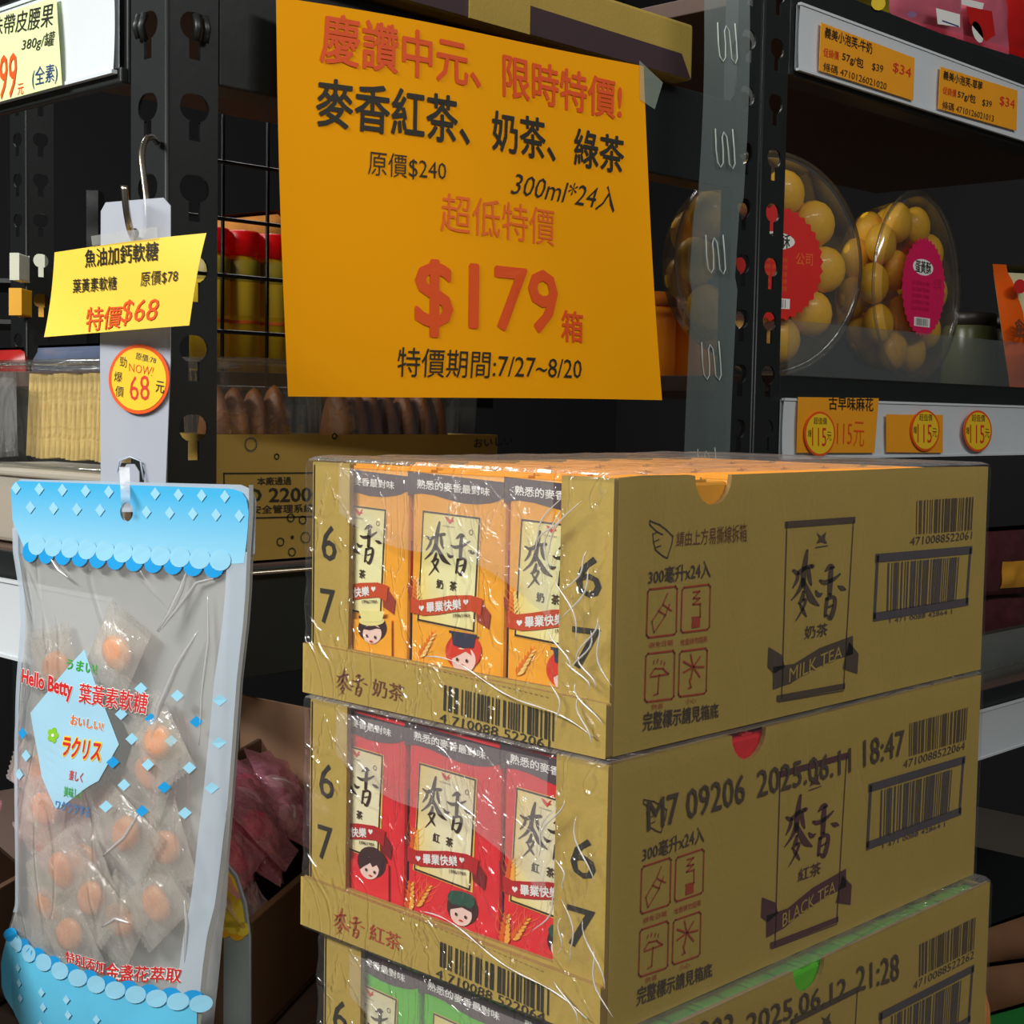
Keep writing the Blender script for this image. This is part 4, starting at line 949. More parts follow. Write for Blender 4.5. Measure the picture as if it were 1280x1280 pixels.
P.text('美味しく', [(320, 1270), (404, 1282), (402, 1325), (318, 1312)], PG, .01, 0, 2)
P.text('ワクワクする', [(284, 1326), (436, 1352), (432, 1395), (280, 1364)], PBL, .01, 0, 2)
for a in range(5): P.ell(256 + 14 * math.cos(a * 2 * PI / 5), 1075 + 19 * math.sin(a * 2 * PI / 5), 11, 13, PGL, 2, 10)
P.ell(256, 1075, 6, 7, PKW, 3, 10)
for (x, y, c) in ((602, 890, DIA), (575, 1088, DIA), (640, 1190, DIA), (722, 1098, DIA), (810, 1025, BLD), (890, 942, DIA), (888, 1112, DIA), (790, 1206, DIA), (510, 1178, BLD), (704, 1280, BLD), (866, 1290, DIA), (554, 1268, DIA), (628, 1370, BLD), (492, 1350, DIA), (778, 1384, DIA), (532, 990, DIA), (740, 920, DIA), (112, 1072, BLD), (132, 1160, DIA), (96, 1236, DIA), (645, 1010, BLD)):
    P.poly([(x, y - 24), (x + 24, y), (x, y + 24), (x - 24, y)], c, 2)
P.text('特別添加', [(338, 1918), (496, 1960), (490, 2014), (335, 1962)], PKW, .08, 0, 1); P.text('特別添加', [(338, 1918), (496, 1960), (490, 2014), (335, 1962)], PR, .015, 0, 3)
P.text('金盞花萃取', [(500, 1962), (772, 1996), (766, 2056), (494, 2034)], PKW, .08, 0, 1); P.text('金盞花萃取', [(500, 1962), (772, 1996), (766, 2056), (494, 2034)], PR, .015, 0, 3)
P.build('printed_lettering', t)

crease_glint = film('pouch_crease_glint', milk=.55, milkc=(255, 255, 255), gloss=1.2, rough=.18, bump=.1)  # whitened tubes along the creases, standing in for highlights on the film
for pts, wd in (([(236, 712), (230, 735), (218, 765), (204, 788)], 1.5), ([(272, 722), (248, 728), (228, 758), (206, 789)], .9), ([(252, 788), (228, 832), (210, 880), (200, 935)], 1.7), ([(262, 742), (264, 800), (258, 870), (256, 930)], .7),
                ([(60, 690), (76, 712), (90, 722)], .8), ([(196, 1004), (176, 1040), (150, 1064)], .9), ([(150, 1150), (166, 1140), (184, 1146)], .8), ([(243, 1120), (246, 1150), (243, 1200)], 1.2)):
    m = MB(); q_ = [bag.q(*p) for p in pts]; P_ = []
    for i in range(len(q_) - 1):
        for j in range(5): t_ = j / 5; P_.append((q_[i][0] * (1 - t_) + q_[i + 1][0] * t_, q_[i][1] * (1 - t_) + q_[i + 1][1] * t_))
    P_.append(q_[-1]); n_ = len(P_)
    m.tube([bag.fr(a, b, .5) for a, b in P_], [.12 + wd * math.sin(PI * k / (n_ - 1)) ** .8 for k in range(n_)], crease_glint, 8); m.build('film_crease_glint', t, True)

# wrapped gummies inside
GUM = pm('gummy', (250, 158, 70), .4, var=.1, coat=.3); wrapm = film('gummy_wrapper', (1, .99, .96), .30, (250, 244, 232), .45, .16, .6, (120, 120, 120), dist=.003)
def wrapped(gpl, cx, cy, wd, hg, rot, z, name='wrapped_gummy', gum=True, gm=None, wm=None, th_=9, serr=True):
    u0, v0 = gpl.q(cx, cy); c, s_ = math.cos(rot), math.sin(rot)
    fr = lambda a, b, n: gpl.O + gpl.U * (u0 + a * c - b * s_) + gpl.V * (v0 + a * s_ + b * c) + gpl.N * (z + n)
    t = thing(name, 'x', 'sweet', fr(0, 0, 0))
    if gum: m = MB(); m.ball((0, 0, 0), (11, 9.5, 3.6), gm or GUM, fr, 14, 8); m.build('gummy_piece', t, True)
    m = MB(); sd = random.random() * 90
    for sg in (1, -1):
        def f(a, b):
            x, y = (a - .5) * wd, (b - .5) * hg; e = .5 - abs(b - .5)
            h = (math.sin(PI * a) ** .5 if 0 < a < 1 else 0) * min(1, max(0, (e - .1) * 4))
            if e < .02 and serr: y += (1.4 if int(a * 22 + .5) % 2 else 0) * (1 if b > .5 else -1)
            n = sg * th_ / 2 * h + 1.6 * noise.noise(Vector((x * .15, y * .15, sd))) * h + (.35 * math.sin(x * 4) if e < .12 else 0)
            return fr(x, y, n)
        m.grid(f, 22, 16, wm or wrapm)
    m.build('clear_wrapper', t, True); return t
inner = Plane(bag.O, bag.U, bag.V)
gl = [(70, 835, .3, 0), (150, 815, -.5, 3), (205, 925, .6, 5), (190, 965, -.4, 2), (50, 965, 1.2, 0), (130, 1000, .2, -2), (60, 1010, -.2, 3), (165, 1040, 1.0, 5), (105, 1075, .5, 1), (85, 1085, -.9, 5), (65, 1130, .1, 2), (120, 1120, .9, 4), (150, 1150, -.5, 0), (95, 1165, .6, 5), (195, 1130, -.8, 0), (55, 1050, .8, -2), (205, 1060, .4, -1)]
for (x, y, r, z) in gl:
    o = wrapped(inner, x, y, 34, 46, r, z); tag(o, 'small orange gummy in a frosted serrated wrapper inside the hanging clear pouch', 'sweet', 'wrapped gummies in the pouch')
# second pouch behind, yellow scallops
b2 = Plane(at(290, 1150, 845), BU, (0, 0, 1)); t = thing('candy_pouch', 'pouch with a yellow scalloped corner hanging behind the blue candy pouch', 'candy pouch', b2.fr(0, -120, 0))
m = MB(); def2 = [(230, 1080), (262, 1075), (283, 1078), (297, 1095), (308, 1130), (313, 1170), (313, 1340), (230, 1340)]
m.plate(lambda u, v, n: b2.fr(u, v, n), [b2.q(*p) for p in def2][::-1], [], film('grey_pouch', (.9, .93, .93), .6, (190, 204, 200), .4, .3, .4), .8)
m.build('pouch_body', t)
P = Print(b2, .3); YL = pm('pouch_yellow_field', (250, 212, 60), .4, var=.15, scale=40); YD = pm('pouch_yellow_deep', (246, 178, 20), .4)
for cx in (268, 285, 302): P.ell(cx - 5, 1160 + (cx - 268) * .2, 10, 9, YD, 0, 14)
for cx in (276, 292, 304): P.ell(cx, 1154 + (cx - 268) * .2, 9, 9, YL, 1, 14)
P.poly([(232, 1084), (262, 1079), (281, 1082), (294, 1098), (304, 1132), (308, 1160), (232, 1156)], YL, 1); P.build('scalloped_print', t)
m = MB(); m.tube([b2.fr(*b2.q(*p), .3) for p in def2[1:7]], .5, seal, 6); m.build('pouch_edge', t, True)

# plastic hang strip, hook, tag and round sticker
hs = Plane(at(168, 400, 850), rgt * math.cos(.35) - fwd * math.sin(.35), (0, 0, 1))
HST = film('grey_strip', (.9, .92, .95), .72, (206, 212, 224), .3, .3, .1)
t = thing('hanging_strip', 'translucent grey hanging strip on a metal hook, behind the small yellow tag', 'hanging strip', at(168, 620, 868))
m = MB(); ou = [(126, 264), (132, 253), (204, 247), (213, 257), (213, 450), (207, 606), (207, 640), (126, 640), (125, 450)]
holes = [ring(168, 292, 6, 7, 12), [(148, 588), (153, 574), (165, 571), (176, 575), (181, 590), (180, 604), (174, 604), (174, 590), (168, 580), (158, 580), (154, 588)]]
m.plate(lambda u, v, n: hs.fr(u, v, n), [hs.q(*p) for p in ou][::-1], [[hs.q(*p) for p in h] for h in holes], HST, .6); m.build('strip_body', t)
m = MB(); m.grid(lambda a, b: at(149 + 3 * b + (13 - 2 * b) * a, 584 + 56 * b, 846 - 34 * math.sin(min(b * 1.15, 1) * PI * .62)), 4, 16, film('tongue_clear', (.95, .97, 1), .45, (226, 232, 236), .5, .2, .1)); m.build('hook_tongue', t, True)
m = MB(); m.tube([hs.fr(*hs.q(*p), 2) for p in ((150, 590), (152, 576), (165, 571), (178, 576), (182, 600))], .5, seal, 6); m.build('cut_rim', t, True)
def pxd(x, y, d): return at(x, y, d)
m = MB(); hk = [pxd(196, 178, 935), pxd(191, 172, 925), pxd(184, 173, 915), pxd(179, 182, 908), pxd(177, 198, 903), pxd(180, 225, 898), pxd(183, 250, 893), pxd(184, 280, 888), pxd(180, 296, 872), pxd(169, 299, 852), pxd(163, 288, 838), pxd(158, 262, 832), pxd(155, 232, 830)]
hk2 = []
for i in range(len(hk) - 1):
    for j in range(4):
        tt = j / 4; a, b, c, d = hk[max(i - 1, 0)], hk[i], hk[i + 1], hk[min(i + 2, len(hk) - 1)]
        hk2.append(.5 * (2 * b + (c - a) * tt + (2 * a - 5 * b + 4 * c - d) * tt * tt + (3 * b - a - 3 * c + d) * tt ** 3))
m.tube(hk2 + [hk[-1]], 2.0, STEEL, 12); tag(m.build('wire_hook', smooth=True), 'bent steel S hook in the post slot holding the hanging strip', 'hook')

tg = Plane(at(160, 355, 835), rgt * math.cos(.45) - fwd * math.sin(.45), (0, 0, 1), lambda u, v: 3 * math.sin(u * .03 + 1) + 2.0 * math.sin(v * .05 + u * .02))
t = thing('price_tag', 'small tilted yellow paper tag with red $68 taped on the hanging strip', 'price tag', at(160, 412, 852))
P = Print(tg, 0); P.quadgrid([(65, 315), (262, 292), (239, 407), (50, 421)], YELLOW, 0, 24, 12); P.build('paper_sheet', t, True)
P = Print(tg, .3, tf=lambda x, y: (x / 3.2, 300 + y / 3.2))
P.text('魚油加鈣軟糖', [(346, 40), (660, 8), (656, 85), (342, 112)], INK, .012)
P.text('葉黃素軟糖', [(284, 155), (480, 145), (476, 200), (280, 212)], INK, .005)
P.text('原價$78', [(584, 130), (735, 118), (730, 172), (578, 192)], INK, .0)
P.text('特價', [(342, 268), (500, 262), (482, 352), (334, 368)], INKR, .01, .0)
P.text('$68', [(490, 240), (652, 236), (645, 335), (484, 345)], INKR, .0, .25)
P.build('printed_lettering', t)
ttp = film('crumpled_tape', (1, 1, 1), .3, (230, 230, 225), .5, .2, .35, (70, 70, 70))
P = Print(tg, 1.0); P.quadgrid([(119, 296), (205, 285), (206, 300), (120, 308)], ttp, 0, 8, 3); P.build('sticky_tape', t)
st = Plane(hs.fr(*hs.q(174, 474), 1.4), hs.U, hs.V)
def sticker(label, pl, cx, cy, rx, ry, texts, extra=None):
    t = thing('round_sticker', label, 'sticker', pl.fr(*pl.q(cx, cy)))
    m = MB(); m.plate(lambda u, v, n: pl.fr(u, v, n + .6), [pl.q(*p) for p in ring(cx, cy, rx, ry, 36)][::-1], [], pm('sticker_rim', (238, 92, 28), .4), .5); m.build('sticker_rim', t)
    P = Print(pl, .8); P.ell(cx, cy, rx * .9, ry * .9, pm('sticker_face', (252, 204, 44), .45), 0, 32)
    for (tx, q_, mt, bd, sh_) in texts: P.text(tx, q_, mt, bd, sh_, 1)
    P.build('sticker_print', t); return t
def zz2(x, y): return (x / 3.2, 300 + y / 3.2)
sticker('round orange-rimmed sticker with handwritten 68 on the hanging strip', st, 174.5, 474, 38, 43.5, [
    ('68', [zz2(520, 545), zz2(600, 540), zz2(602, 642), zz2(524, 642)], INKRED, .0, 0), ('NOW!', [zz2(520, 492), zz2(620, 510), zz2(612, 545), zz2(520, 525)], INKRED, -.008, 0),
    ('原價:78', [zz2(548, 448), zz2(630, 470), zz2(626, 496), zz2(546, 478)], INK, 0, 0), ('勁', [zz2(484, 465), zz2(512, 470), zz2(510, 512), zz2(482, 505)], INK, 0, 0),
    ('爆', [zz2(462, 525), zz2(494, 530), zz2(492, 570), zz2(460, 565)], INK, 0, 0), ('價', [zz2(466, 582), zz2(500, 588), zz2(498, 630), zz2(464, 625)], INK, 0, 0), ('元', [zz2(628, 562), zz2(662, 568), zz2(658, 615), zz2(626, 608)], INK, .01, 0)])

# ================================================================== BINS OF PINK CANDY
bd = Vector((.85, .527, 0)); bn = Vector((-.527, .85, 0)); bd.normalize(); bn.normalize()
def bin_(label, A, s0, s1, wd, zt0, zt1, zb_):
    A = Vector(A); fr = lambda s_, w_, z: A + bd * s_ + bn * w_ + Vector((0, 0, z))
    t = thing('cardboard_bin', label, 'cardboard bin', fr((s0 + s1) / 2, wd / 2, zb_))
    m = MB(); m.box((s0, 0, zb_), (s1, 3.5, zt0), BROWN, fr); m.build('front_wall', t, bevel=.8)
    m = MB(); m.box((s0, wd, zb_), (s1, wd + 3.5, zt1), BROWN, fr); m.build('back_wall', t, bevel=.8)
    for s_ in (s0 + 3, s1): m = MB(); m.plate(lambda u, v, n: fr(s_ + n, u, v), [(3.5, zb_), (wd, zb_), (wd, zt1), (3.5, zt0)], [], BROWN, 3); m.build('end_wall', t)
    m = MB(); m.box((s0, 0, zb_), (s1, wd, zb_ + 3), BROWN, fr); m.build('bin_floor', t)
    m = MB(); m.box((s0, -.4, zt0 - .6), (s1, 3.9, zt0 + .6), pm('card_rim', (122, 88, 60), .7), fr); m.build('cut_rim', t); return fr
f1 = bin_('brown cardboard bin holding pink wrapped candies beside the tea case stack', (13, 267, 0), 2, 200, 68, -260, -200, -331)
dvp = Plane(at(300, 900, 1045), rgt * math.cos(.5) - fwd * math.sin(.5), (0, 0, 1)); m = MB(); m.plate(lambda u, v, n: dvp.fr(u, v, n), [dvp.q(*p) for p in [(300, 869), (385, 886), (400, 1010), (300, 1010)]][::-1], [], BEIGE, 3); m.plate(lambda u, v, n: dvp.fr(u, v, n), [dvp.q(*p) for p in [(255, 861), (299.4, 869), (299.4, 1010), (255, 1010)]][::-1], [], BROWN, 3)
tag(m.build('cardboard_divider', bevel=.8), 'pale beige cardboard divider standing behind the candy bin', 'divider')
f2 = bin_('second cardboard bin with pink candies at the far left edge behind the pouch', (-100, 395, 0), -60, 90, 90, -262, -200, -331)
PINK = pm('pink_sweet', (255, 70, 120), .35, var=.15); PINKW = film('pink_wrapper', (1, .86, .9), .36, (255, 170, 194), .6, .14, 1.0, (70, 70, 70), dist=.006)
PINKC = film('clear_pink_wrapper', (1, .95, .97), .3, (255, 226, 232), .8, .1, 1.2, (60, 60, 60), dist=.008)
top_ = lambda fr_, s_, w_, z: Plane(fr_(s_, w_, z), bd, Vector((0, 0, 1)) * .75 + bn * .65)
for fr_, ns in ((f1, 18), (f2, 12)):
    for k in range(ns):
        s_ = 18 + (k * 41) % 150 if fr_ is f1 else -45 + (k * 29) % 120; w_ = 22 + (k * 23) % 28 if fr_ is f1 else 26 + (k * 23) % 42
        pl_ = Plane(fr_(s_, w_, -252 + w_ * .4 + 8 * (k % 3)), (bd + Vector((0, 0, .25 * math.sin(k * 2)))), Vector((0, 0, .7)) + bn * .7)
        u0 = pl_
        c_ = thing('wrapped_candy', 'x', 'candy', pl_.O)
        ro = k * 1.3; cc, ss = math.cos(ro), math.sin(ro)
        fq = lambda a, b, n: pl_.O + pl_.U * (a * cc - b * ss) + pl_.V * (a * ss + b * cc) + pl_.N * n
        m = MB(); m.ball((0, 0, 0), (17, 11, 6), PINK if k % 2 else pm('white_sweet', (244, 224, 224), .4), fq, 14, 8); m.build('candy_piece', c_, True)
        m = MB()
        for sg in (1, -1):
            def f(a, b):
                x, y = (a - .5) * 42, (b - .5) * 60; e = .5 - abs(b - .5); h = (math.sin(PI * a) ** .5 if 0 < a < 1 else 0) * min(1, max(0, (e - .08) * 4))
                return fq(x + 2 * noise.noise(Vector((y * .1, k, 0))), y, sg * 7 * h + 3.5 * noise.noise(Vector((x * .12, y * .12, k + sg))) * (h + .15))
            m.grid(f, 16, 16, PINKW if k % 3 else PINKC)
        m.build('clear_wrapper', c_, True)
        tag(c_, 'pink candy in a shiny clear wrapper in the %s' % ('bin beside the case stack' if fr_ is f1 else 'bin at the far left edge'), 'candy', 'pink wrapped candies in the bins')

# ================================================================== RIGHT BAY: round cookie tubs
CK = pm('golden_cookie', (255, 184, 34), .5, var=.2, scale=25, bump=.2, bscale=200, coat=.2)
tub = film('tub_clear', (.97, .97, .95), .04, (190, 188, 178), .7, .1, .15, (20, 20, 20))
REDL = pm('red_label', (222, 30, 22), .45, var=.08); PNKL = pm('pink_label', (222, 30, 92), .45, var=.12, scale=120)
def cookie_tub(label, c, ang, R, lab, depth=58, rot=0):
    """round tub lying on its rim, lid facing the aisle; ang turns the lid away from straight out"""
    c = Vector(c); n = Vector((math.sin(ang), -math.cos(ang), 0)); u = Vector((math.cos(ang), math.sin(ang), 0))
    fr = lambda a, b, h: c + u * a + Vector((0, 0, b)) + n * h
    t = thing('cookie_tub', label, 'cookie tub', fr(0, -R, -depth / 2), 'round clear cookie tubs')
    m = MB(); m.lathe([(0, 2), (R * .9, 2), (R * .94, 4), (R * .96, 0), (R, -1), (R, -5), (R * .96, -6)], tub, fr, 64); m.build('lid', t, True)
    m = MB(); m.lathe([(R * .95, -4), (R * .9, -depth * .5), (R * .84, -depth), (R * .8, -depth - 2), (0, -depth - 2)], tub, fr, 64); m.build('tub_base', t, True)
    m = MB(); m.tube([fr(R * math.cos(a * PI / 32), R * math.sin(a * PI / 32), -3) for a in range(64)], 1.5, tub, 6, True); m.build('rim', t, True)
    pl_ = Plane(fr(0, 0, 5), u, (0, 0, 1)); P = Print(pl_, 0, px=False)
    RL = R * .5; P.poly([((RL + (2.2 if k % 2 else -1)) * math.cos(k * PI / 36), (RL + (2.2 if k % 2 else -1)) * math.sin(k * PI / 36)) for k in range(72)], lab, 0)
    P.ell(-4, 22, 26, 9, WHITEINK, 1, 20, .0); P.text('鳳梨酥' if lab is REDL else '蛋黃酥', [(-24, 29), (16, 29), (16, 15), (-24, 15)], INK, .02, 0, 2)
    fade = INKO if lab is REDL else pm('label_dark', (180, 20, 70), .5)
    for k in range(5): P.text('品名:鳳梨酥 保存期限', [(-30, 6 - k * 7), (14, 6 - k * 7), (14, 1.5 - k * 7), (-30, 1.5 - k * 7)], fade, -.005, 0, 1)
    P.text('公司', [(24, 12), (44, 12), (44, 0), (24, 0)], fade, 0, 0, 1)
    P.poly([(-22, -34), (18, -34), (18, -44), (-22, -44)], WHITEINK, 1); P.barcode([(-18, -35), (14, -35), (14, -43), (-18, -43)], INK, 4, 50, 2)
    P.build('paper_label', t)
    first = None; lab2 = 'round golden cookie inside ' + ('the tub with the red label' if lab is REDL else 'the tub with the pink label')
    for (rr, cnt, r0, ph) in ((R * .70, 10, R * .215, rot), (R * .28, 3, R * .2, .4)):
        for k in range(cnt):
            a = ph + 2 * PI * k / cnt
            m = MB(); loc = fr(rr * math.cos(a), rr * math.sin(a), -19)
            if first is None:
                m.ball((0, 0, 0), (r0, r0, 15), CK, lambda x, y, z: loc + u * x + Vector((0, 0, y)) + n * z, 16, 10); first = m.build('golden_cookie', None, True, loc=loc); o = first
            else: o = dup(first, loc)
            tag(o, lab2, 'cookie', 'golden cookies in round tubs')
            if depth > 50 and k % 1 == 0 and rr > R * .5: tag(dup(first, fr(rr * .94 * math.cos(a + .2), rr * .94 * math.sin(a + .2), -46)), lab2, 'cookie', 'golden cookies in round tubs')
    return t
RB = Plane((0, 450, 0), (1, 0, 0), (0, 0, 1)); c1 = RB.q(968, 335); c2 = RB.q(1150, 352)
cookie_tub('round clear tub of golden cookies with red scalloped label behind the right post', (c1[0], 452, 66 + 111), -.37, 110, REDL)
cookie_tub('round clear tub of golden cookies with pink label, turned sideways', (c2[0], 450, 66 + 108), .06, 107, PNKL)
ac = film('acrylic_guard', (.97, .98, .97), .10, (180, 190, 190), .3, .15, .05)
m = MB(); m.box((735, YP - 3, 66), (1500, YP - 1, 118), ac); tag(m.build('shelf_guard'), 'clear low plastic guard along the front of the cookie tub shelf', 'shelf guard')
gj = pm('dull_green_jar', (96, 100, 62), .3, var=.3, scale=40)
GJ = Plane((0, 520, 0), (1, 0, 0), (0, 0, 1))
gx = GJ.q(1212, 420)[0]
for i, (dx, l) in enumerate(((0, 'dull green lidded jar in shadow right of the pink labelled tub'), (90, 'dull green lidded jar in shadow behind the orange-edged bag'))):
    x = gx + dx; t = thing('green_jar', l, 'jar', (x, 520, 66)); fr = lambda a, b, c: (x + a, 520 + b, 66 + c)
    m = MB(); m.lathe([(0, 1), (30, 1), (34, 6), (34, 74), (30, 82)], gj, fr, 28); m.build('jar_body', t, True)
    m = MB(); m.lathe([(31, 80), (33, 81), (33, 94), (31, 96), (0, 96)], pm('jar_lid_dark', (52, 46, 40), .4), fr, 28); m.build('jar_lid', t, True)
SB = Plane((0, 425, 0), (1, 0, 0), (0, 0, 1))
cream = pm('cream_bag', (222, 214, 168), .35, var=.1)
o, f = pillow('snack_bag', 'cream snack bag with orange edge at the right border beside the cookie tubs', 'snack bag', SB, [(1240, 330), (1340, 335), (1345, 490), (1262, 484)], cream, 26)
m = MB(); m.grid(lambda a, b: Vector(f(a * (.16 + .12 * b), b, 1)) + SB.N * .6, 6, 16, pm('bag_orange', (236, 98, 20), .35)); m.build('orange_edge', o, True)
P = Print(Plane((0, 408, 0), (1, 0, 0), (0, 0, 1)), .0); P.text('餅', [(1268, 398), (1290, 400), (1290, 425), (1268, 422)], INKBR, .03); P.ell(1275, 358, 8, 9, PR, 0, 16); P.build('printed_word', o)

# upper right snack bags
UB = Plane((0, 425, 0), (1, 0, 0), (0, 0, 1))
pkp = pm('pink_bag', (222, 112, 132), .3, var=.12, scale=25, coat=.4); rdb = pm('bright_red_bag', (206, 34, 30), .28, var=.15, coat=.5); ygb = pm('yellow_green_bag', (150, 140, 30), .35, var=.3, scale=40)
bagsd = [('olive and yellow snack bag at the left end of the upper right shelf', [(1040, -60), (1110, -60), (1112, 18), (1040, 4)], ygb), ('pink snack bag with white label on the upper right shelf', [(1106, -70), (1195, -70), (1205, 50), (1108, 22)], pkp),
         ('rosy snack bag with pale drawing, second from the right corner on the upper shelf', [(1190, -70), (1250, -70), (1262, 68), (1196, 48)], pkp), ('shiny red snack bag in the upper right corner', [(1240, -70), (1330, -70), (1340, 92), (1248, 62)], rdb)]
for i, (l, q_, mt) in enumerate(bagsd):
    pl_ = Plane((0, 420 + i * 17, 0), (1, 0, 0), (0, 0, 1)); o, f = pillow('snack_bag', l, 'snack bag', pl_, q_, mt, 30, group='snack bags on the upper right shelf')
    P = Print(Plane((0, 402 + i * 17, 0), (1, 0, 0), (0, 0, 1)), 0)
    if i == 0: P.ell(1098, 4, 9, 9, PYL, 0, 16)
    if i == 1: P.poly([(1170, 10), (1200, 18), (1200, 34), (1172, 30)], WHITEINK, 0); P.line([(1178, 26), (1198, 33)], 1.5, INKBLUE, 1); P.ell(1140, 18, 6, 4, pm('mauve_print', (150, 110, 150), .5), 0, 12)
    if i == 2: P.ell(1222, 40, 6, 14, WHITEINK, 0, 14, -.3); P.poly([(1196, -4), (1230, 4), (1228, 12), (1196, 4)], WHITEINK, 0); P.poly([(1208, 8), (1240, 14), (1244, 44), (1232, 52), (1212, 28)], rdb, 0)
    P.build('printed_patch', o)

# tags on the rails at the right
R1 = Plane((0, YP - 8.2, 0), (1, 0, 0), (0, 0, 1))
zr_ = lambda x, y: (820 + x / 2.783, y / 2.783)
TAGO = pm('orange_tag', (246, 164, 30), .55, var=.03)
def ptag(label, q_, texts):
    t = thing('price_tag', label, 'price tag', R1.fr(*R1.q(*q_[3]))); P = Print(R1, 0); P.poly(q_, TAGO, 0)
    m = MB(); m.plate(lambda u, v, n: R1.fr(u, v, n), [R1.q(*p) for p in q_][::-1], [], TAGO, .6); m.build('paper_sheet', t)
    P = Print(R1, .3)
    for (tx, qq, mt, b_) in texts: P.text(tx, qq, mt, b_)
    P.build('printed_lettering', t)
ptag('orange product tag nearest the post on the upper right rail', [zr_(575, 78), zr_(900, 202), zr_(895, 350), zr_(568, 245)],
     [('義美小泡芙-牛奶', [zr_(588, 92), zr_(752, 150), zr_(750, 190), zr_(585, 130)], INK, .01), ('促銷價', [zr_(582, 165), zr_(635, 180), zr_(635, 210), zr_(582, 196)], INKRED, .0), ('57g/包', [zr_(648, 178), zr_(722, 205), zr_(720, 245), zr_(646, 215)], INK, .01),
      ('$39', [zr_(752, 218), zr_(790, 228), zr_(788, 258), zr_(750, 246)], INK, 0), ('$34', [zr_(825, 215), zr_(888, 238), zr_(885, 276), zr_(822, 252)], INKRED, 0), ('條碼 4710126021020', [zr_(582, 215), zr_(802, 285), zr_(800, 315), zr_(580, 245)], INK, 0)])
ptag('orange product tag farther right on the upper right rail', [zr_(990, 232), zr_(1258, 315), zr_(1254, 455), zr_(982, 378)],
     [('義美小泡芙-草莓', [zr_(1000, 244), zr_(1136, 285), zr_(1134, 318), zr_(998, 275)], INK, .01), ('促銷價', [zr_(998, 300), zr_(1045, 312), zr_(1043, 340), zr_(996, 326)], INKRED, .0), ('57g/包', [zr_(1050, 312), zr_(1112, 332), zr_(1110, 366), zr_(1048, 344)], INK, .01),
      ('$39', [zr_(1135, 345), zr_(1168, 352), zr_(1166, 378), zr_(1133, 370)], INK, 0), ('$34', [zr_(1196, 332), zr_(1248, 348), zr_(1246, 384), zr_(1194, 368)], INKRED, 0), ('條碼 4710126021013', [zr_(996, 350), zr_(1175, 398), zr_(1173, 426), zr_(994, 378)], INK, 0)])
z7 = lambda x, y: (820 + x / 2.783, 400 + y / 2.783)
ptag('wide handwritten orange tag at the left of the middle right rail', [z7(495, 268), z7(775, 272), z7(760, 462), z7(490, 462)],
     [('古早味麻花', [z7(600, 265), z7(755, 270), z7(755, 318), z7(600, 312)], INK, .01), ('115元', [z7(630, 350), z7(725, 355), z7(722, 440), z7(628, 438)], INKR, -.01)])
ptag('plain orange tag half under the middle round sticker', [z7(802, 328), z7(998, 330), z7(998, 462), z7(802, 460)], [])
R2 = Plane((0, YP - 9.6, 0), (1, 0, 0), (0, 0, 1))
for (cx, cy, rx, ry, l) in ((568, 396, 54, 78, 'round 115 sticker on the wide handwritten orange tag'), (935, 384, 50, 72, 'round 115 sticker on the plain orange tag'), (1118, 386, 49, 72, 'round 115 sticker alone on the middle right white rail')):
    c_ = z7(cx, cy)
    def qq(x0, y0, x1, y1): return [z7(cx + x0, cy + y0), z7(cx + x1, cy + y0 + 2), z7(cx + x1, cy + y1 + 2), z7(cx + x0, cy + y1)]
    o = sticker(l, R2, c_[0], c_[1], rx / 2.783, ry / 2.783, [('115', qq(-28, -22, 22, 42), INKRED, .0, 0), ('超值價', qq(-22, -58, 24, -34), INK, 0, 0), ('元', qq(24, -8, 40, 22), INK, 0, 0), ('爆', qq(-42, -15, -30, 10), INK, 0, 0)])
    o['group'] = 'round 115 stickers'

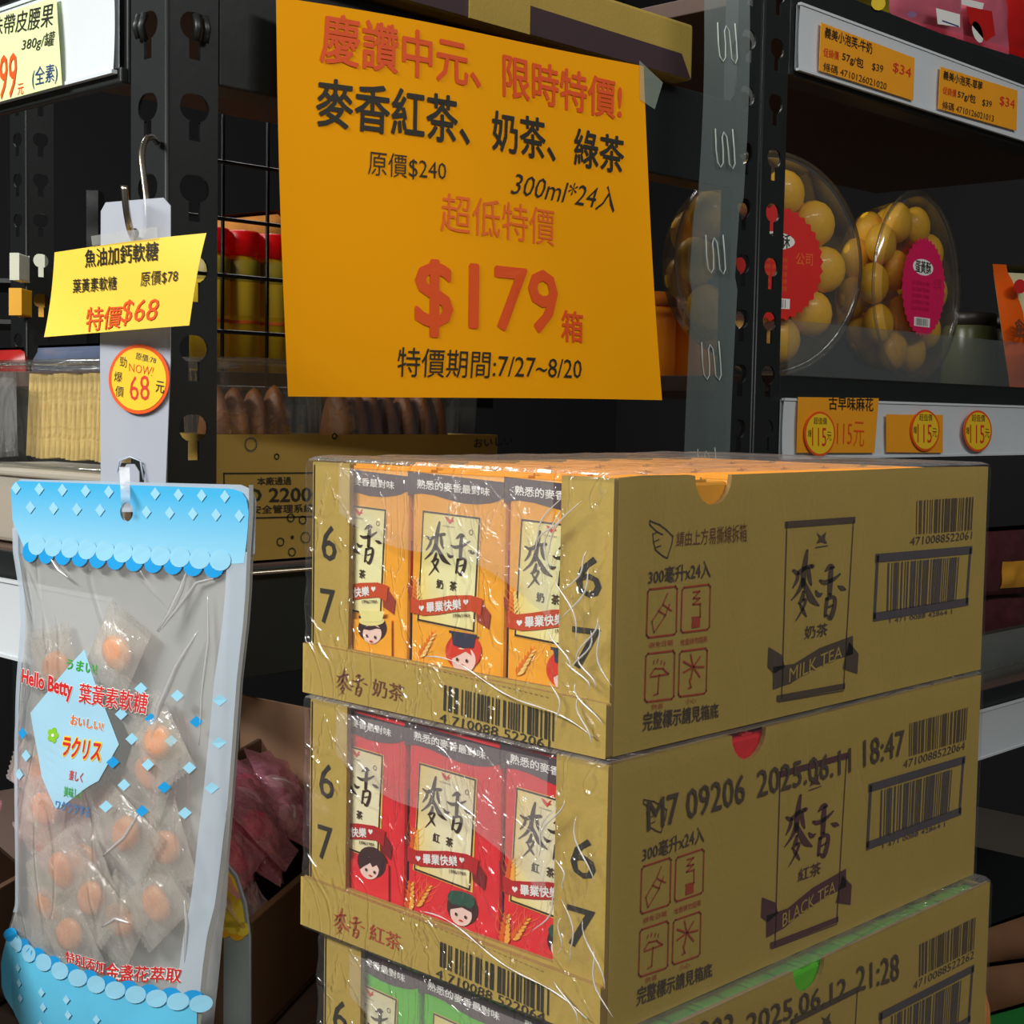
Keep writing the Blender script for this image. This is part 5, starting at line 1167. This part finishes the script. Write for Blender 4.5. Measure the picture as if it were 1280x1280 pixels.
# lower right goods
LR = Plane((0, 440, 0), (1, 0, 0), (0, 0, 1))
mx = pm('maroon_pack', (84, 42, 44), .3, var=.35, scale=60, coat=.4); yl = pm('mustard_print', (226, 160, 50), .45, var=.2)
for i, (q_, l) in enumerate((([(1222, 660), (1300, 655), (1305, 740), (1226, 745)], 'maroon packet with yellow print behind the top case right end'), ([(1215, 730), (1300, 735), (1305, 815), (1218, 810)], 'dark maroon packet lying under the yellow printed one'))):
    pl_ = Plane((0, 455 + 15 * i, 0), (1, 0, 0), (0, 0, 1)); o, f = pillow('maroon_packet', l, 'packet', pl_, q_, mx, 24, group='maroon packets on the lower right shelf', wr=2)
    if i == 0: m = MB(); m.grid(lambda a, b: Vector(f(.25 + a * .5, .5 + b * .4, 1)) + pl_.N * .8, 8, 8, yl); m.build('printed_patch', o, True)
pillow('clear_tray_cover', 'glossy clear tray cover on the lower right shelf edge', 'tray cover', Plane((0, 430, 0), (1, 0, 0), (0, 0, 1)), [(1205, 795), (1330, 770), (1330, 828), (1205, 866)], film('grey_tray', (.8, .82, .8), .45, (150, 156, 150), .6, .15, .5, (20, 20, 20)), 24)
GR = Plane((0, 330, 0), (1, 0, 0), (0, 0, 1)); GB = Plane((0, 400, 0), (1, 0, 0), (0, 0, 1))
krp = pm('brown_paper_pack', (122, 84, 56), .6, var=.25, scale=15)
pillow('brown_packet', 'brown paper packet at the lower right, uppermost', 'packet', GB, [(1225, 1160), (1340, 1120), (1340, 1200), (1230, 1215)], krp, 50, group='brown packets at the lower right')
pillow('brown_packet', 'brown paper packet at the lower right corner, underneath', 'packet', Plane((0, 320, 0), (1, 0, 0), (0, 0, 1)), [(1222, 1205), (1340, 1190), (1340, 1270), (1226, 1290)], krp, 50, group='brown packets at the lower right')
pillow('green_packet', 'green packet at the very bottom right corner', 'packet', Plane((0, 255, 0), (1, 0, 0), (0, 0, 1)), [(1236, 1266), (1340, 1236), (1340, 1330), (1238, 1330)], pm('green_pack', (30, 110, 44), .4, var=.2), 40)
o, f = pillow('orange_packet', 'orange packet with red and green print beside the lowest case', 'packet', Plane((0, 150, 0), (1, 0, 0), (0, 0, 1)), [(1205, 1195), (1222, 1205), (1242, 1330), (1205, 1330)], pm('orange_pack', (232, 150, 80), .4, var=.15), 20)
P = Print(Plane((0, 138, 0), (1, 0, 0), (0, 0, 1)), 0); P.ell(1220, 1262, 4, 4, PG, 0, 10); P.ell(1224, 1276, 6, 7, PR, 0, 10); P.build('printed_patch', o)
